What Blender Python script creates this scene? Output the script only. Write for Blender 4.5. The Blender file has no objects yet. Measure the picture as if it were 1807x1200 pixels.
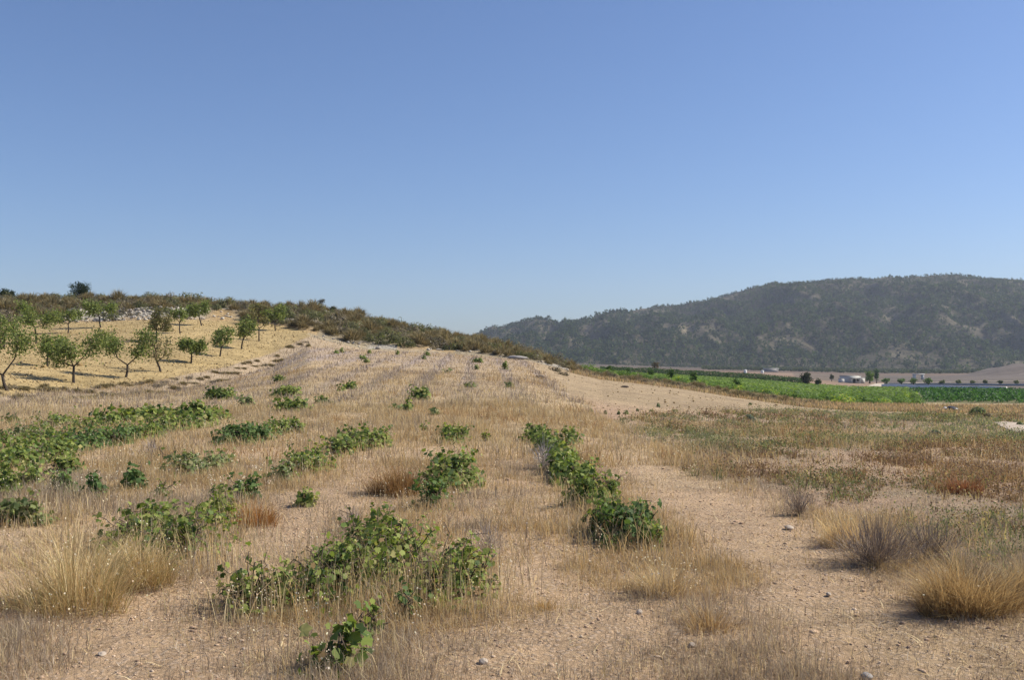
import bpy, math, random
import numpy as np
R = math.radians
sc = bpy.context.scene
# ------------------------------------------------------------------ camera
F = 1735.0; CX, CY = 903.5, 600.0; HR = 638.0; CAMZ = 1.7
PITCH = math.atan((HR - CY) / F); SP, CP = math.sin(PITCH), math.cos(PITCH)
cam_d = bpy.data.cameras.new('camera'); cam = bpy.data.objects.new('camera', cam_d)
sc.collection.objects.link(cam)
cam_d.sensor_width = 36; cam_d.lens = 36 * F / 1807; cam_d.clip_start = 0.1; cam_d.clip_end = 12000
cam.location = (0, 0, CAMZ); cam.rotation_euler = (math.pi / 2 + PITCH, 0, 0)
sc.camera = cam
sc.view_settings.view_transform = 'Standard'; sc.view_settings.look = 'None'
sc.view_settings.exposure = 0.45; sc.view_settings.gamma = 1
# ------------------------------------------------------------------ world and sun
SUN_AZ = 77.0     # degrees clockwise from the view direction (towards the right)
SUN_EL = 42.0
w = bpy.data.worlds.new('World'); sc.world = w; w.use_nodes = True
nt = w.node_tree; bg = nt.nodes['Background']
sky = nt.nodes.new('ShaderNodeTexSky'); sky.sky_type = 'NISHITA'; sky.sun_disc = False
sky.sun_elevation = R(SUN_EL); sky.sun_rotation = R(SUN_AZ)
sky.air_density = 1.0; sky.dust_density = 0.7; sky.ozone_density = 6.0; sky.altitude = 0
wb = nt.nodes.new('ShaderNodeMix'); wb.data_type = 'RGBA'; wb.blend_type = 'MULTIPLY'; wb.inputs[0].default_value = 1; wb.inputs[7].default_value = (.97, .97, 1.07, 1)
nt.links.new(sky.outputs[0], wb.inputs[6]); nt.links.new(wb.outputs[2], bg.inputs[0]); bg.inputs[1].default_value = 0.086
sl = bpy.data.lights.new('sun', 'SUN'); sl.energy = 5.0; sl.angle = R(0.5); sl.color = (1, 0.94, 0.82)
so = bpy.data.objects.new('sun', sl); sc.collection.objects.link(so)
so.rotation_euler = (R(90 - SUN_EL), 0, R(-SUN_AZ + 180) )
# sun direction check: light travels along -Z of the lamp
# ------------------------------------------------------------------ helpers
rs = np.random.RandomState(7)
def col_slope(row): cy = (CY - row) / F; return (SP + cy * CP) / (CP - cy * SP)
def zrow(D, row): return CAMZ + D * col_slope(row)
def ux(px, row=638.0): cy = (CY - row) / F; return ((px - CX) / F) / (CP - cy * SP)
def vhash(ix, iy, s):
    h = (ix.astype(np.int64) * 374761393 + iy.astype(np.int64) * 668265263 + s * 974711) & 0xffffffff
    h = ((h ^ (h >> 13)) * 1274126177) & 0xffffffff
    return ((h ^ (h >> 16)) & 0xffff) / 65535.0
def vnoise(x, y, s=0):
    ix = np.floor(x); iy = np.floor(y); fx = x - ix; fy = y - iy
    fx = fx * fx * (3 - 2 * fx); fy = fy * fy * (3 - 2 * fy)
    a = vhash(ix, iy, s); b = vhash(ix + 1, iy, s); c = vhash(ix, iy + 1, s); d = vhash(ix + 1, iy + 1, s)
    return (a * (1 - fx) + b * fx) * (1 - fy) + (c * (1 - fx) + d * fx) * fy
def fbm(x, y, s=0, o=4):
    t = 0; a = .5
    for i in range(o): t = t + a * vnoise(x * 2 ** i + 17.3 * i, y * 2 ** i - 9.1 * i, s + i); a *= .5
    return t / (1 - .5 ** o)
def sst(x, a, b): t = np.clip((x - a) / (b - a), 0, 1); return t * t * (3 - 2 * t)
# ------------------------------------------------------------------ terrain profile
# px : (D,row) bank foot, bank top, orchard end, rocky bank top, crest | z@25, z@45 | z@200, z@260, z@450 | foot row @1250 | mountain crest row
COLS = [
(-900,34,735,36,722,95,575,102,550,125,525,   0,0,  -2,-3,-5, 650,655),
(-300,38,722,40,710,102,575,109,548,130,528,  0,0,  -2,-3,-5, 650,655),
(0,   42,712,44,700,108,574,114,548,135,528,  0,0,  -2,-3,-5, 650,655),
(150, 52,702,53.5,688,108,569,115,545,136,527,0,0,  -2,-3,-5, 650,652),
(300, 61,690,62.5,668,109,563,116,545,136,530,0,.05,-2,-3,-5, 648,650),
(400, 72,668,73,648,111,566,118,548,134,534,  0,.12,-2,-3,-5, 646,648),
(480, 84,648,85.5,624,111,573,117,556,132,540,0,.2, -2,-2.5,-4, 644,645),
(545, 97,612,98.5,594,104,586,112,562,130,542,0,.3, -2,-2.2,-4, 642,642),
(640,100,618,101,616,103,612,112,580,130,562, 0,.38,-1.5,-2,-4, 641,630),
(700,100,621,101,619,103,615,112,592,129,574, 0,.4, -1.2,-1.6,-3.8, 640.5,622),
(760,100,623,101,621,103,618,112,600,128,586, 0,.4, -1,-1.5,-3.5, 640,612),
(850, 98,630,99,628.5,101,627,110,614,124,604,0,.4, -1,-1.4,-3.3, 640,589),
(930, 97,637,98,636,100,635,108,630,118,627,  0,.35,-1,-1.3,-3.3, 640,570),
(1000,95,655,96,654,98,653,104,650,110,648,  -.05,.1,-1,-1.3,-3.4, 641,567),
(1060,95,669,96,668,98,667,101,665,104,664,  -.12,-.2,-1.1,-1.4,-3.6, 643,559),
(1100,95,673,96,672,98,671,101,669,104,669,  -.15,-.35,-1.5,-1.7,-3.8, 644,552),
(1150,95,679,96,678,98,677,100,675,103,675,  -.2,-.5,-1.8,-2,-4.2, 646,541),
(1200,95,685,96,684,98,683,100,680,103,680,  -.25,-.6,-2.2,-2.4,-4.5, 648,538),
(1300,90,701,91,700,93,699,96,695,99,695,    -.3,-.9,-3,-3.2,-5, 650,518),
(1370,87,711,88,710,90,709,93,704,96,704,    -.33,-1.0,-3.6,-4,-5.6, 651,500),
(1420,85,718,86,717,88,716,90,711,94,710,    -.35,-1.1,-4,-4.6,-6.2, 651.5,498.5),
(1500,82,724,83,723,85,722,88,718,92,717,    -.4,-1.2,-4.6,-5.4,-7.7, 653,494),
(1610,80,727,82,726,86,724,92,719,98,716,    -.45,-1.3,-4.8,-5.6,-7.8, 654,490),
(1680,80,728,82,727,87,724,93,719,100,716,   -.45,-1.35,-4.8,-5.7,-7.4, 655,487),
(1807,82,729,84,728,90,724,96,719,104,715,   -.5,-1.4,-5,-5.8,-7, 652,495),
(2200,82,731,84,730,90,726,96,721,104,716,   -.6,-1.6,-5,-5.8,-7, 650,505),
(2900,82,733,84,732,90,727,96,722,104,717,   -.7,-1.7,-5,-5.8,-7, 650,560),
]
PX = np.array([c[0] for c in COLS], float)
def feats():
    Ds, Zs = [], []
    n = len(COLS)
    def add(D, Z): Ds.append(np.array(D, float)); Zs.append(np.array(Z, float))
    add([-20] * n, [0] * n); add([12] * n, [0] * n); add([25] * n, [c[11] for c in COLS])
    d45 = [min(45, c[1] * .93) for c in COLS]
    add(d45, [c[12] for c in COLS])
    for k in range(5): add([c[1 + 2 * k] for c in COLS], [zrow(c[1 + 2 * k], c[2 + 2 * k]) for c in COLS])
    add([200] * n, [c[13] for c in COLS]); add([260] * n, [c[14] for c in COLS]); add([450] * n, [c[15] for c in COLS])
    add([1250] * n, [zrow(1250, c[16]) for c in COLS])
    add([1450] * n, [zrow(1450, c[16] + (c[17] - c[16]) * .42) for c in COLS])
    add([1650] * n, [zrow(1650, c[16] + (c[17] - c[16]) * .74) for c in COLS])
    add([1950] * n, [zrow(1950, c[17]) for c in COLS])
    add([2600] * n, [zrow(1950, c[17]) * .5 for c in COLS]); add([6000] * n, [-8] * n)
    return Ds, Zs
FD, FZ = feats()
FD[4] = FD[4] - 5.0 * sst(PX, 0, 200) * (1 - sst(PX, 520, 640))
def feat_at(px, k): return np.interp(px, PX, FD[k])
def pxof(X, Y): return CX + F * (X / np.maximum(Y, 12.0)) * CP
def H(X, Y):
    X = np.asarray(X, float); Y = np.asarray(Y, float)
    shp = np.broadcast(X, Y).shape
    X = np.broadcast_to(X, shp).ravel(); Y = np.broadcast_to(Y, shp).ravel()
    px = pxof(X, Y); Z = np.zeros_like(px)
    D = [np.interp(px, PX, d) for d in FD]; Q = [np.interp(px, PX, z) for z in FZ]
    for k in range(len(D) - 1):
        m = (Y >= D[k]) & (Y < D[k + 1])
        t = (Y[m] - D[k][m]) / (D[k + 1][m] - D[k][m])
        Z[m] = Q[k][m] * (1 - t) + Q[k + 1][m] * t
    # small relief
    near = 1 - sst(Y, 60, 110)
    Z += near * ((fbm(X * .8, Y * .8, 3) - .5) * .12 + (fbm(X * 5, Y * 5, 5, 3) - .5) * .035) * sst(np.hypot(X, Y), 0, 3)
    hill = sst(Y, D[6] - 1, D[6] + 3) * (1 - sst(Y, 138, 160)) * (px < 1040)
    Z += hill * ((fbm(X * .15, Y * .15, 11) - .5) * 1.2 + (fbm(X * .9, Y * .9, 12) - .5) * .5)
    m = Y > 1150
    if m.any():
        xm, ym = X[m], Y[m]
        wx = xm + 60 * (fbm(xm * .004, ym * .004, 21) - .5)
        r = 1 - np.abs(2 * fbm(wx * .0075, ym * .003, 22, 4) - 1)
        r2 = 1 - np.abs(2 * fbm(wx * .022, ym * .012, 25, 3) - 1)
        a = sst(ym, 1260, 1450) * (1 - .82 * sst(ym, 1750, 1940))
        Z[m] += a * ((r - .8) * 70 + (r2 - .75) * 22) + sst(ym, 1260, 1400) * (fbm(xm * .06, ym * .06, 27) - .5) * 4
    return Z.reshape(shp)
def hz(x, y): return float(H(np.array([x]), np.array([y]))[0])
_Dm = np.concatenate([np.arange(3, 60, .1), np.arange(60, 160, .25), np.geomspace(160, 2200, 700)])
def hit(px, row):
    cy = (CY - row) / F; k = CP - cy * SP
    X = _Dm * ((px - CX) / F) / k; Zr = CAMZ + _Dm * (SP + cy * CP) / k
    d = Zr - H(X, _Dm)
    i = np.argmax(d < 0)
    if not (d < 0).any(): return X[-1], _Dm[-1], float(H(X[-1:], _Dm[-1:])[0])
    if i == 0: t = 0; i = 1
    else: t = d[i - 1] / (d[i - 1] - d[i])
    D = _Dm[i - 1] + t * (_Dm[i] - _Dm[i - 1])
    x = D * ((px - CX) / F) / k
    return float(x), float(D), hz(x, D)
def edgeX(Y): return 3.45 - .014 * Y + (vnoise(Y * .25, Y * 0, 40) - .5) * 1.0
def zone(X, Y):
    """0 vineyard field, 1 orchard, 2 hillside, 3 bare field, 4 weedy field, 5 verge, 6 valley, 7 mountain, 8 bank"""
    px = pxof(X, Y); z = np.zeros(X.shape, int)
    D3, D4, D5, D6, D7 = [feat_at(px, k) for k in (4, 5, 6, 7, 8)]
    right = X > edgeX(Y)
    Dw = np.clip(29 + (px - 1060) * .1, 22, 70) + (fbm(X * .2, Y * .2, 41) - .5) * 8
    z[right & (Y > Dw)] = 3; z[right & (Y <= Dw)] = 4
    L = px < 545
    z[(Y > D3) & (Y <= D4)] = 8
    z[L & (Y > D4) & (Y <= D5)] = 1
    z[(Y > D4) & ~L] = 2; z[L & (Y > D5)] = 2
    z[(px > 1010) & (Y > D3 - 1)] = 5
    z[(Y > D7 + 2) & (px > 1010)] = 6; z[Y > 165] = 6; z[Y > 1235] = 7
    return z
ROWX = [-0.71 + 2.3 * k for k in range(-40, 3)]
def row_dist(X, Y):
    x0 = X + .031 * Y
    t = (x0 + .71) / 2.3
    return np.abs(t - np.round(t)) * 2.3, x0
# ------------------------------------------------------------------ materials
def mat(name): 
    m = bpy.data.materials.new(name); m.use_nodes = True
    return m, m.node_tree, m.node_tree.nodes['Principled BSDF']
def N(t, ty, **k):
    n = t.nodes.new(ty)
    for a, b in k.items(): setattr(n, a, b)
    return n
def noise_node(t, scale, detail=5, vec=None, rough=.6):
    n = N(t, 'ShaderNodeTexNoise'); n.inputs['Scale'].default_value = scale; n.inputs['Detail'].default_value = detail
    n.inputs['Roughness'].default_value = rough
    if vec: t.links.new(vec, n.inputs['Vector'])
    return n
def mixc(t, fac, a, b, blend='MIX'):
    n = N(t, 'ShaderNodeMix', data_type='RGBA', blend_type=blend)
    for s, v in ((n.inputs[0], fac), (n.inputs[6], a), (n.inputs[7], b)):
        if hasattr(v, 'links'): t.links.new(v, s)
        elif isinstance(v, (int, float)): s.default_value = v
        else: s.default_value = (*v, 1)
    return n.outputs[2]
def ramp(t, v, p):
    n = N(t, 'ShaderNodeValToRGB'); e = n.color_ramp.elements
    while len(e) < len(p): e.new(.5)
    for q, (pos, c) in zip(e, p): q.position = pos; q.color = (c, c, c, 1) if isinstance(c, (int, float)) else (*c, 1)
    t.links.new(v, n.inputs[0]); return n.outputs[0]
def terrain_mat(name, scales, bump, dist, pebble=0, lo=.62, hi=1.3):
    m, t, b = mat(name)
    at = N(t, 'ShaderNodeVertexColor', layer_name='Col'); geo = N(t, 'ShaderNodeNewGeometry'); pos = geo.outputs['Position']
    c = at.outputs[0]
    for s, a in scales:
        n = noise_node(t, s, 6, pos, .65)
        r = ramp(t, n.outputs[0], [(.28, lo + (1 - a) * (1 - lo)), (.5, 1.0), (.72, 1 + (hi - 1) * a)])
        c = mixc(t, 1.0, c, r, 'MULTIPLY')
    hN = noise_node(t, scales[-1][0] * 1.3, 8, pos, .75).outputs[0]
    if pebble:
        vo = N(t, 'ShaderNodeTexVoronoi'); vo.inputs['Scale'].default_value = pebble; t.links.new(pos, vo.inputs['Vector'])
        pe = ramp(t, vo.outputs['Distance'], [(.0, 1), (.28, .75), (.45, 0)])
        c = mixc(t, .45, c, mixc(t, pe, c, mixc(t, vo.outputs['Color'], (.5, .38, .28), (.62, .5, .40))), 'MIX')
        ad = N(t, 'ShaderNodeMath', operation='MULTIPLY_ADD'); t.links.new(pe, ad.inputs[0]); ad.inputs[1].default_value = .35
        t.links.new(hN, ad.inputs[2]); hN = ad.outputs[0]
    t.links.new(c, b.inputs['Base Color']); b.inputs['Roughness'].default_value = .95
    b.inputs['Specular IOR Level'].default_value = .12
    bp = N(t, 'ShaderNodeBump'); bp.inputs['Strength'].default_value = bump; bp.inputs['Distance'].default_value = dist
    t.links.new(hN, bp.inputs['Height']); t.links.new(bp.outputs[0], b.inputs['Normal'])
    return m
M_soil = terrain_mat('dry soil', [(.35, .5), (3.0, .7), (28, .8)], .8, .05, pebble=22)
M_tilled = terrain_mat('tilled soil', [(.12, .5), (1.2, .6), (4.5, .75)], .9, .15)
M_hill = terrain_mat('stony slope', [(.1, .6), (.8, 1.0), (3.5, 1.0)], 1.0, .3)
M_valley = terrain_mat('valley soil', [(.02, .6), (.12, .7), (.8, .6)], .5, .3)
M_mount = terrain_mat('mountain soil', [(.006, .8), (.03, 1.0), (.15, 1.0)], 1.0, 6.0, lo=.5, hi=1.5)
def leaf_mat(name, transl=.35, rough=.6, spec=.25, tint=(1.25, 1.3, .7)):
    m, t, b = mat(name)
    at = N(t, 'ShaderNodeVertexColor', layer_name='Col')
    t.links.new(at.outputs[0], b.inputs['Base Color']); b.inputs['Roughness'].default_value = rough
    b.inputs['Specular IOR Level'].default_value = spec
    tr = N(t, 'ShaderNodeBsdfTranslucent')
    tc = mixc(t, 1.0, at.outputs[0], tint, 'MULTIPLY'); t.links.new(tc, tr.inputs[0])
    mx = N(t, 'ShaderNodeMixShader'); mx.inputs[0].default_value = transl
    t.links.new(b.outputs[0], mx.inputs[1]); t.links.new(tr.outputs[0], mx.inputs[2])
    t.links.new(mx.outputs[0], t.nodes['Material Output'].inputs[0]); return m
M_leaf = leaf_mat('vine leaf', .38, .62, .2)
M_tleaf = leaf_mat('tree leaf', .42, .65, .1)
M_grass = leaf_mat('dry grass', .35, .85, .05, (1.15, 1.0, .8))
M_twig = leaf_mat('dry twigs', .12, .9, .05, (1.1, 1.0, .9))
def plain(name, c, c2=None, scale=8, rough=.85, bump=.3):
    m, t, b = mat(name)
    co = N(t, 'ShaderNodeTexCoord').outputs['Object']
    n = noise_node(t, scale, 6, co, .65)
    r = ramp(t, n.outputs[0], [(.3, c2 or tuple(x * .65 for x in c)), (.7, c)])
    t.links.new(r, b.inputs['Base Color']); b.inputs['Roughness'].default_value = rough
    b.inputs['Specular IOR Level'].default_value = .2
    bp = N(t, 'ShaderNodeBump'); bp.inputs['Strength'].default_value = bump; bp.inputs['Distance'].default_value = .05
    t.links.new(n.outputs[0], bp.inputs['Height']); t.links.new(bp.outputs[0], b.inputs['Normal'])
    return m
M_bark = plain('bark', (.09, .068, .05), (.035, .027, .022), 14)
M_vbark = plain('vine bark', (.15, .11, .08), (.05, .04, .03), 30)
M_rock = plain('limestone', (.52, .44, .35), (.30, .24, .19), 5)
M_rockg = plain('grey stone', (.36, .33, .30), (.20, .18, .17), 4)
M_white = plain('whitewash', (.62, .61, .58), (.50, .49, .46), 2, .8, .05)
M_dark = plain('dark opening', (.03, .03, .035), (.02, .02, .02), 3, .6, 0)
M_conc = plain('weathered concrete', (.42, .40, .37), (.30, .28, .26), .6)
M_clod = plain('dark clod', (.10, .075, .055), (.05, .04, .03), 8)
M_plas = plain('black plastic', (.02, .02, .025), (.05, .05, .055), 8, .35, .1)
M_path = terrain_mat('path dust', [(.5, .4), (3, .5), (20, .5)], .5, .03)
# ------------------------------------------------------------------ mesh building
def mesh_np(name, V, T, m, col=None, smooth=False, parent=None, nrm=None):
    V = np.ascontiguousarray(V, np.float32); T = np.ascontiguousarray(T, np.int32); k = T.shape[1]
    me = bpy.data.meshes.new(name); me.vertices.add(len(V)); me.vertices.foreach_set('co', V.ravel())
    me.loops.add(T.size); me.loops.foreach_set('vertex_index', T.ravel())
    me.polygons.add(len(T)); me.polygons.foreach_set('loop_start', np.arange(0, T.size, k, dtype=np.int32))
    me.polygons.foreach_set('loop_total', np.full(len(T), k, np.int32))
    if smooth: me.polygons.foreach_set('use_smooth', np.ones(len(T), bool))
    me.update(calc_edges=True)
    if col is not None:
        ca = me.color_attributes.new('Col', 'FLOAT_COLOR', 'POINT')
        c4 = np.ones((len(V), 4), np.float32); c4[:, :3] = col; ca.data.foreach_set('color', c4.ravel())
    if nrm is not None: me.normals_split_custom_set_from_vertices(np.ascontiguousarray(nrm, np.float32))
    me.materials.append(m)
    o = bpy.data.objects.new(name, me); sc.collection.objects.link(o)
    if parent: o.parent = parent
    return o
def tag(o, label=None, cat=None, group=None, kind=None):
    if label: o['label'] = label
    if cat: o['category'] = cat
    if group: o['group'] = group
    if kind: o['kind'] = kind
    return o
def empty(name, loc, rz=0, s=1):
    o = bpy.data.objects.new(name, None); sc.collection.objects.link(o); o.location = loc
    o.rotation_euler = (0, 0, rz); o.empty_display_size = .2
    o.scale = (s, s, s) if isinstance(s, (int, float)) else s
    return o
def copy_thing(o, loc, rz, s):
    r = o.copy(); sc.collection.objects.link(r); r.location = loc; r.rotation_euler = (0, 0, rz)
    r.scale = (s, s, s) if isinstance(s, (int, float)) else s
    for ch in list(o.children):
        c = ch.copy(); sc.collection.objects.link(c); c.parent = r
    return r
class Acc:
    def __init__(s): s.v = []; s.t = []; s.c = []; s.n = 0
    def add(s, V, T, C):
        s.v.append(np.asarray(V, float)); s.t.append(np.asarray(T) + s.n); s.n += len(V)
        s.c.append(np.broadcast_to(np.asarray(C, float), (len(V), 3)))
    def make(s, name, m, parent=None, smooth=False):
        return mesh_np(name, np.concatenate(s.v), np.concatenate(s.t), m, np.concatenate(s.c), smooth, parent)
def blades(P, h, wd, lean, az, cb, ct, curve=.5):
    """P (n,3) bases; h,wd,lean,az arrays; cb,ct (n,3) base and tip colours"""
    n = len(P); fa = az + rs.uniform(-1.2, 1.2, n) + math.pi / 2
    sx, sy = np.cos(fa) * wd * .5, np.sin(fa) * wd * .5
    lx, ly = np.cos(az) * np.sin(lean), np.sin(az) * np.sin(lean)
    up = np.cos(lean)
    mid = P + np.stack([lx * h * .5 * (1 - curve * .5), ly * h * .5 * (1 - curve * .5), up * h * .55], 1)
    tip = P + np.stack([lx * h * (1 + curve * .3), ly * h * (1 + curve * .3), up * h * (1 - curve * .15)], 1)
    S = np.stack([sx, sy, np.zeros(n)], 1)
    V = np.stack([P - S, P + S, mid - S * .75, mid + S * .75, tip], 1).reshape(-1, 3)
    i = np.arange(n)[:, None] * 5
    T = np.concatenate([i + [0, 1, 3], i + [0, 3, 2], i + [2, 3, 4]], 0)
    cm = (cb + ct) * .5
    C = np.stack([cb, cb, cm, cm, ct], 1).reshape(-1, 3)
    return V, T, C
LOBED = np.array([(0, 0, 0), (0, -.10, 0), (.34, -.28, -.06), (.44, .02, .05), (.56, .34, -.05), (.30, .46, .07), (0, .72, -.10), (-.30, .46, .07), (-.56, .34, -.05), (-.44, .02, .05), (-.34, -.28, -.06)])
LOBED_T = np.array([(0, i, i + 1) for i in range(1, 10)] + [(0, 10, 1)])
QUADL = np.array([(0, -.4, 0), (.42, .05, -.08), (0, .55, 0), (-.42, .05, -.08)]); QUADL_T = np.array([(0, 1, 2), (0, 2, 3)])
def leaves(P, nrm, size, col, tmpl=QUADL, tt=QUADL_T):
    n = len(P); nrm = nrm / np.linalg.norm(nrm, axis=1)[:, None]
    r = rs.normal(size=(n, 3)); a = np.cross(nrm, r); a /= np.linalg.norm(a, axis=1)[:, None] + 1e-9; b = np.cross(nrm, a)
    k = len(tmpl)
    V = P[:, None] + size[:, None, None] * (tmpl[None, :, 0:1] * a[:, None] + tmpl[None, :, 1:2] * b[:, None] + tmpl[None, :, 2:3] * nrm[:, None])
    T = (np.arange(n)[:, None, None] * k + tt[None]).reshape(-1, 3)
    return V.reshape(-1, 3), T, np.repeat(col, k, 0)
def tube(acc, pts, rad, c=(1, 1, 1), k=6):
    pts = np.asarray(pts, float); n = len(pts); V = []
    for i in range(n):
        d = pts[min(i + 1, n - 1)] - pts[max(i - 1, 0)]; d /= np.linalg.norm(d) + 1e-9
        a = np.cross(d, (.3, 1, .1)); a /= np.linalg.norm(a) + 1e-9; b = np.cross(d, a)
        for j in range(k):
            t = 2 * math.pi * j / k; V.append(pts[i] + rad[i] * (math.cos(t) * a + math.sin(t) * b))
    T = []
    for i in range(n - 1):
        for j in range(k):
            p, q = i * k + j, i * k + (j + 1) % k
            T += [(p, q, q + k), (p, q + k, p + k)]
    V.append(pts[-1]); 
    for j in range(k): T.append(((n - 1) * k + j, (n - 1) * k + (j + 1) % k, n * k))
    acc.add(V, T, c)
_t = (1 + 5 ** .5) / 2
ICO = np.array([(-1, _t, 0), (1, _t, 0), (-1, -_t, 0), (1, -_t, 0), (0, -1, _t), (0, 1, _t), (0, -1, -_t), (0, 1, -_t), (_t, 0, -1), (_t, 0, 1), (-_t, 0, -1), (-_t, 0, 1)]) / 1.902
ICO_T = np.array([(0, 11, 5), (0, 5, 1), (0, 1, 7), (0, 7, 10), (0, 10, 11), (1, 5, 9), (5, 11, 4), (11, 10, 2), (10, 7, 6), (7, 1, 8), (3, 9, 4), (3, 4, 2), (3, 2, 6), (3, 6, 8), (3, 8, 9), (4, 9, 5), (2, 4, 11), (6, 2, 10), (8, 6, 7), (9, 8, 1)])
def stones(P, size, col, flat=.6, sink=.2):
    n = len(P); sc3 = size[:, None] * rs.uniform(.6, 1.25, (n, 3)) * [1, 1, flat]
    a = rs.uniform(0, 6.28, n)
    V = ICO[None] * rs.uniform(.7, 1.2, (n, 12, 1)) * sc3[:, None]
    x = V[..., 0] * np.cos(a)[:, None] - V[..., 1] * np.sin(a)[:, None]; y = V[..., 0] * np.sin(a)[:, None] + V[..., 1] * np.cos(a)[:, None]
    V = np.stack([x, y, V[..., 2]], -1) + P[:, None] + (np.array([0, 0, 1]) * (size * flat * (1 - 2 * sink))[:, None])[:, None]
    T = (np.arange(n)[:, None, None] * 12 + ICO_T[None]).reshape(-1, 3)
    return V.reshape(-1, 3), T, np.repeat(col, 12, 0)
def cvar(base, n, v=.18, hue=.06):
    return np.clip(np.asarray(base, float)[None] * (1 + rs.uniform(-v, v, (n, 1))) * (1 + rs.uniform(-hue, hue, (n, 3))), 0, 1)
def pick(cols, wts, n, v=.15):
    c = np.array(cols)[rs.choice(len(cols), n, p=np.array(wts) / sum(wts))]
    return np.clip(c * (1 + rs.uniform(-v, v, (n, 1))), 0, 1)
# ------------------------------------------------------------------ terrain meshes
def build_terrain():
    wv = np.concatenate([-np.geomspace(4, .66, 40)[:-1], np.linspace(-.65, .65, 440), np.geomspace(.66, 4, 40)[1:]])
    Yv = np.concatenate([np.arange(-9, 62, .14), np.arange(62, 142, .28), np.geomspace(142, 1200, 120)[:-1], np.arange(1200, 2000, 6), np.geomspace(2000, 2700, 12)])
    # keep the wide fan narrower far away
    Yg, Wg = np.meshgrid(Yv, wv, indexing='ij'); aw = np.abs(Wg); Wg = np.sign(Wg) * np.where(aw > .65, .65 + (aw - .65) * (.08 + .92 * np.exp(-np.maximum(Yg, 0) / 200)), aw); Xg = Wg * (Yg + 10)
    Z = H(Xg, Yg); nr, nc = Z.shape
    Zc = zone(Xg, Yg)
    # colours
    n1 = fbm(Xg * .35, Yg * .35, 50); n2 = fbm(Xg * 1.8, Yg * 1.8, 53, 3); n3 = fbm(Xg * .06, Yg * .06, 56)
    px = pxof(Xg, Yg)
    C = np.zeros(Z.shape + (3,))
    def put(mask, c): C[mask] = c
    pink = np.array((.48, .33, .20)); straw = np.array((.43, .32, .185)); grey = np.array((.37, .29, .24))
    rd, x0 = row_dist(Xg, Yg)
    g = np.clip(sst(Yg, 14, 34) * .8 + sst(n1, .5, .7) * .4, 0, 1)[..., None]
    fld = pink * (1 - g) + straw * g
    gg = np.clip(sst(n3, .5, .62) * sst(Yg, 40, 75) * .5 + .6 * sst(rd, .7, .1) * sst(Yg, 36, 50), 0, 1)[..., None]; fld = fld * (1 - gg) + grey * gg
    C[:] = fld
    orch = np.array((.43, .315, .15)) * (.72 + .5 * n2[..., None]) + (n1[..., None] - .5) * .1 * np.array((1, .8, .5))
    C[Zc == 1] = orch[Zc == 1]
    bank = np.array((.40, .305, .20)) * (.7 + .5 * n2[Zc == 8][:, None]); put(Zc == 8, bank)
    d5 = Yg - feat_at(px, 6)
    hs = np.array((.36, .29, .19)); rk = np.array((.47, .42, .345)); och = np.array((.50, .345, .17))
    t = sst(fbm(Xg * .35, Yg * .35, 60), .55, .68)[..., None]; hc = hs * (1 - t) + rk * t * .9
    t2 = (sst(px, 90, 150) * (1 - sst(px, 320, 380)) * sst(d5, 0, 1.5) * (1 - sst(d5, 6, 9)))[..., None]; hc = hc * (1 - t2) + rk * t2
    t3 = (np.exp(-((d5 - .5) / 2.0) ** 2) * ((px < 560) | ((px > 700) & (px < 800))))[..., None] * .8; hc = hc * (1 - t3) + och * t3
    t4 = (sst(px, 355, 385) * (1 - sst(px, 400, 425)) * sst(d5, 0, 1) * (1 - sst(d5, 7, 11)))[..., None]; hc = hc * (1 - t4) + och * t4
    C[Zc == 2] = hc[Zc == 2]
    bare = np.array((.365, .27, .165)) * (.9 + .2 * n1[..., None]); 
    tw = sst(Yg, 36, 52)[..., None]; bare = bare * tw + np.array((.43, .29, .19)) * (1 - tw)
    C[Zc == 3] = bare[Zc == 3]
    wd = np.array((.40, .27, .175)); t = (sst(n1, .42, .6) * .6 + sst(n2, .4, .6) * .4)[..., None]; wc = wd * (1 - t) + np.array((.29, .215, .135)) * t
    C[Zc == 4] = wc[Zc == 4]
    put(Zc == 5, (.40, .28, .16))
    # valley bands
    vb = np.array((.25, .17, .115)); va = C[Zc == 6].copy(); vy = Yg[Zc == 6]; vp = px[Zc == 6]; vx = Xg[Zc == 6]
    va[:] = np.array((.14, .13, .06))
    far = vy > 262; va[far] = vb
    band = (vy > 300) & (vy < 440) & (vp < 1330); va[band] = (.075, .09, .05)
    band = (vy > 480) & (vy < 700) & (vp < 1500); va[band] = (.24, .16, .11)
    band = (vy > 440) & (vy < 700) & (vp > 1400); va[band] = (.15, .115, .085)
    band = (vy > 700) & (vy < 880); va[band] = (.15, .105, .075)
    band = (vy > 880); va[band] = (.11, .085, .06)
    rt = (vp > 1560) & (vy > 250) & (vy < 700); va[rt] = (.13, .105, .085)
    nn = fbm(vx * .01, vy * .03, 63)[:, None]; va = va * (.75 + .5 * nn)
    wst = (vp > 1600) & (vy < 112); va[wst] = (.42, .33, .2)
    C[Zc == 6] = va
    mm = Zc == 7; n5 = fbm(Xg[mm] * .012, Yg[mm] * .012, 65); n6 = fbm(Xg[mm] * .05, Yg[mm] * .05, 66)
    c = np.array((.085, .074, .045))[None] + sst(n5 * .45 + n6 * .55, .50, .72)[:, None] * np.array((.08, .065, .045))
    C[mm] = c
    # normals over the whole grid
    P = np.stack([Xg, Yg, Z], -1)
    du = np.gradient(P, axis=1); dv = np.gradient(P, axis=0); nm = np.cross(du, dv); nm /= np.linalg.norm(nm, axis=-1)[..., None]
    idx = np.arange(nr * nc).reshape(nr, nc)
    Q = np.stack([idx[:-1, :-1], idx[:-1, 1:], idx[1:, 1:], idx[1:, :-1]], -1).reshape(-1, 4)
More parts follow.
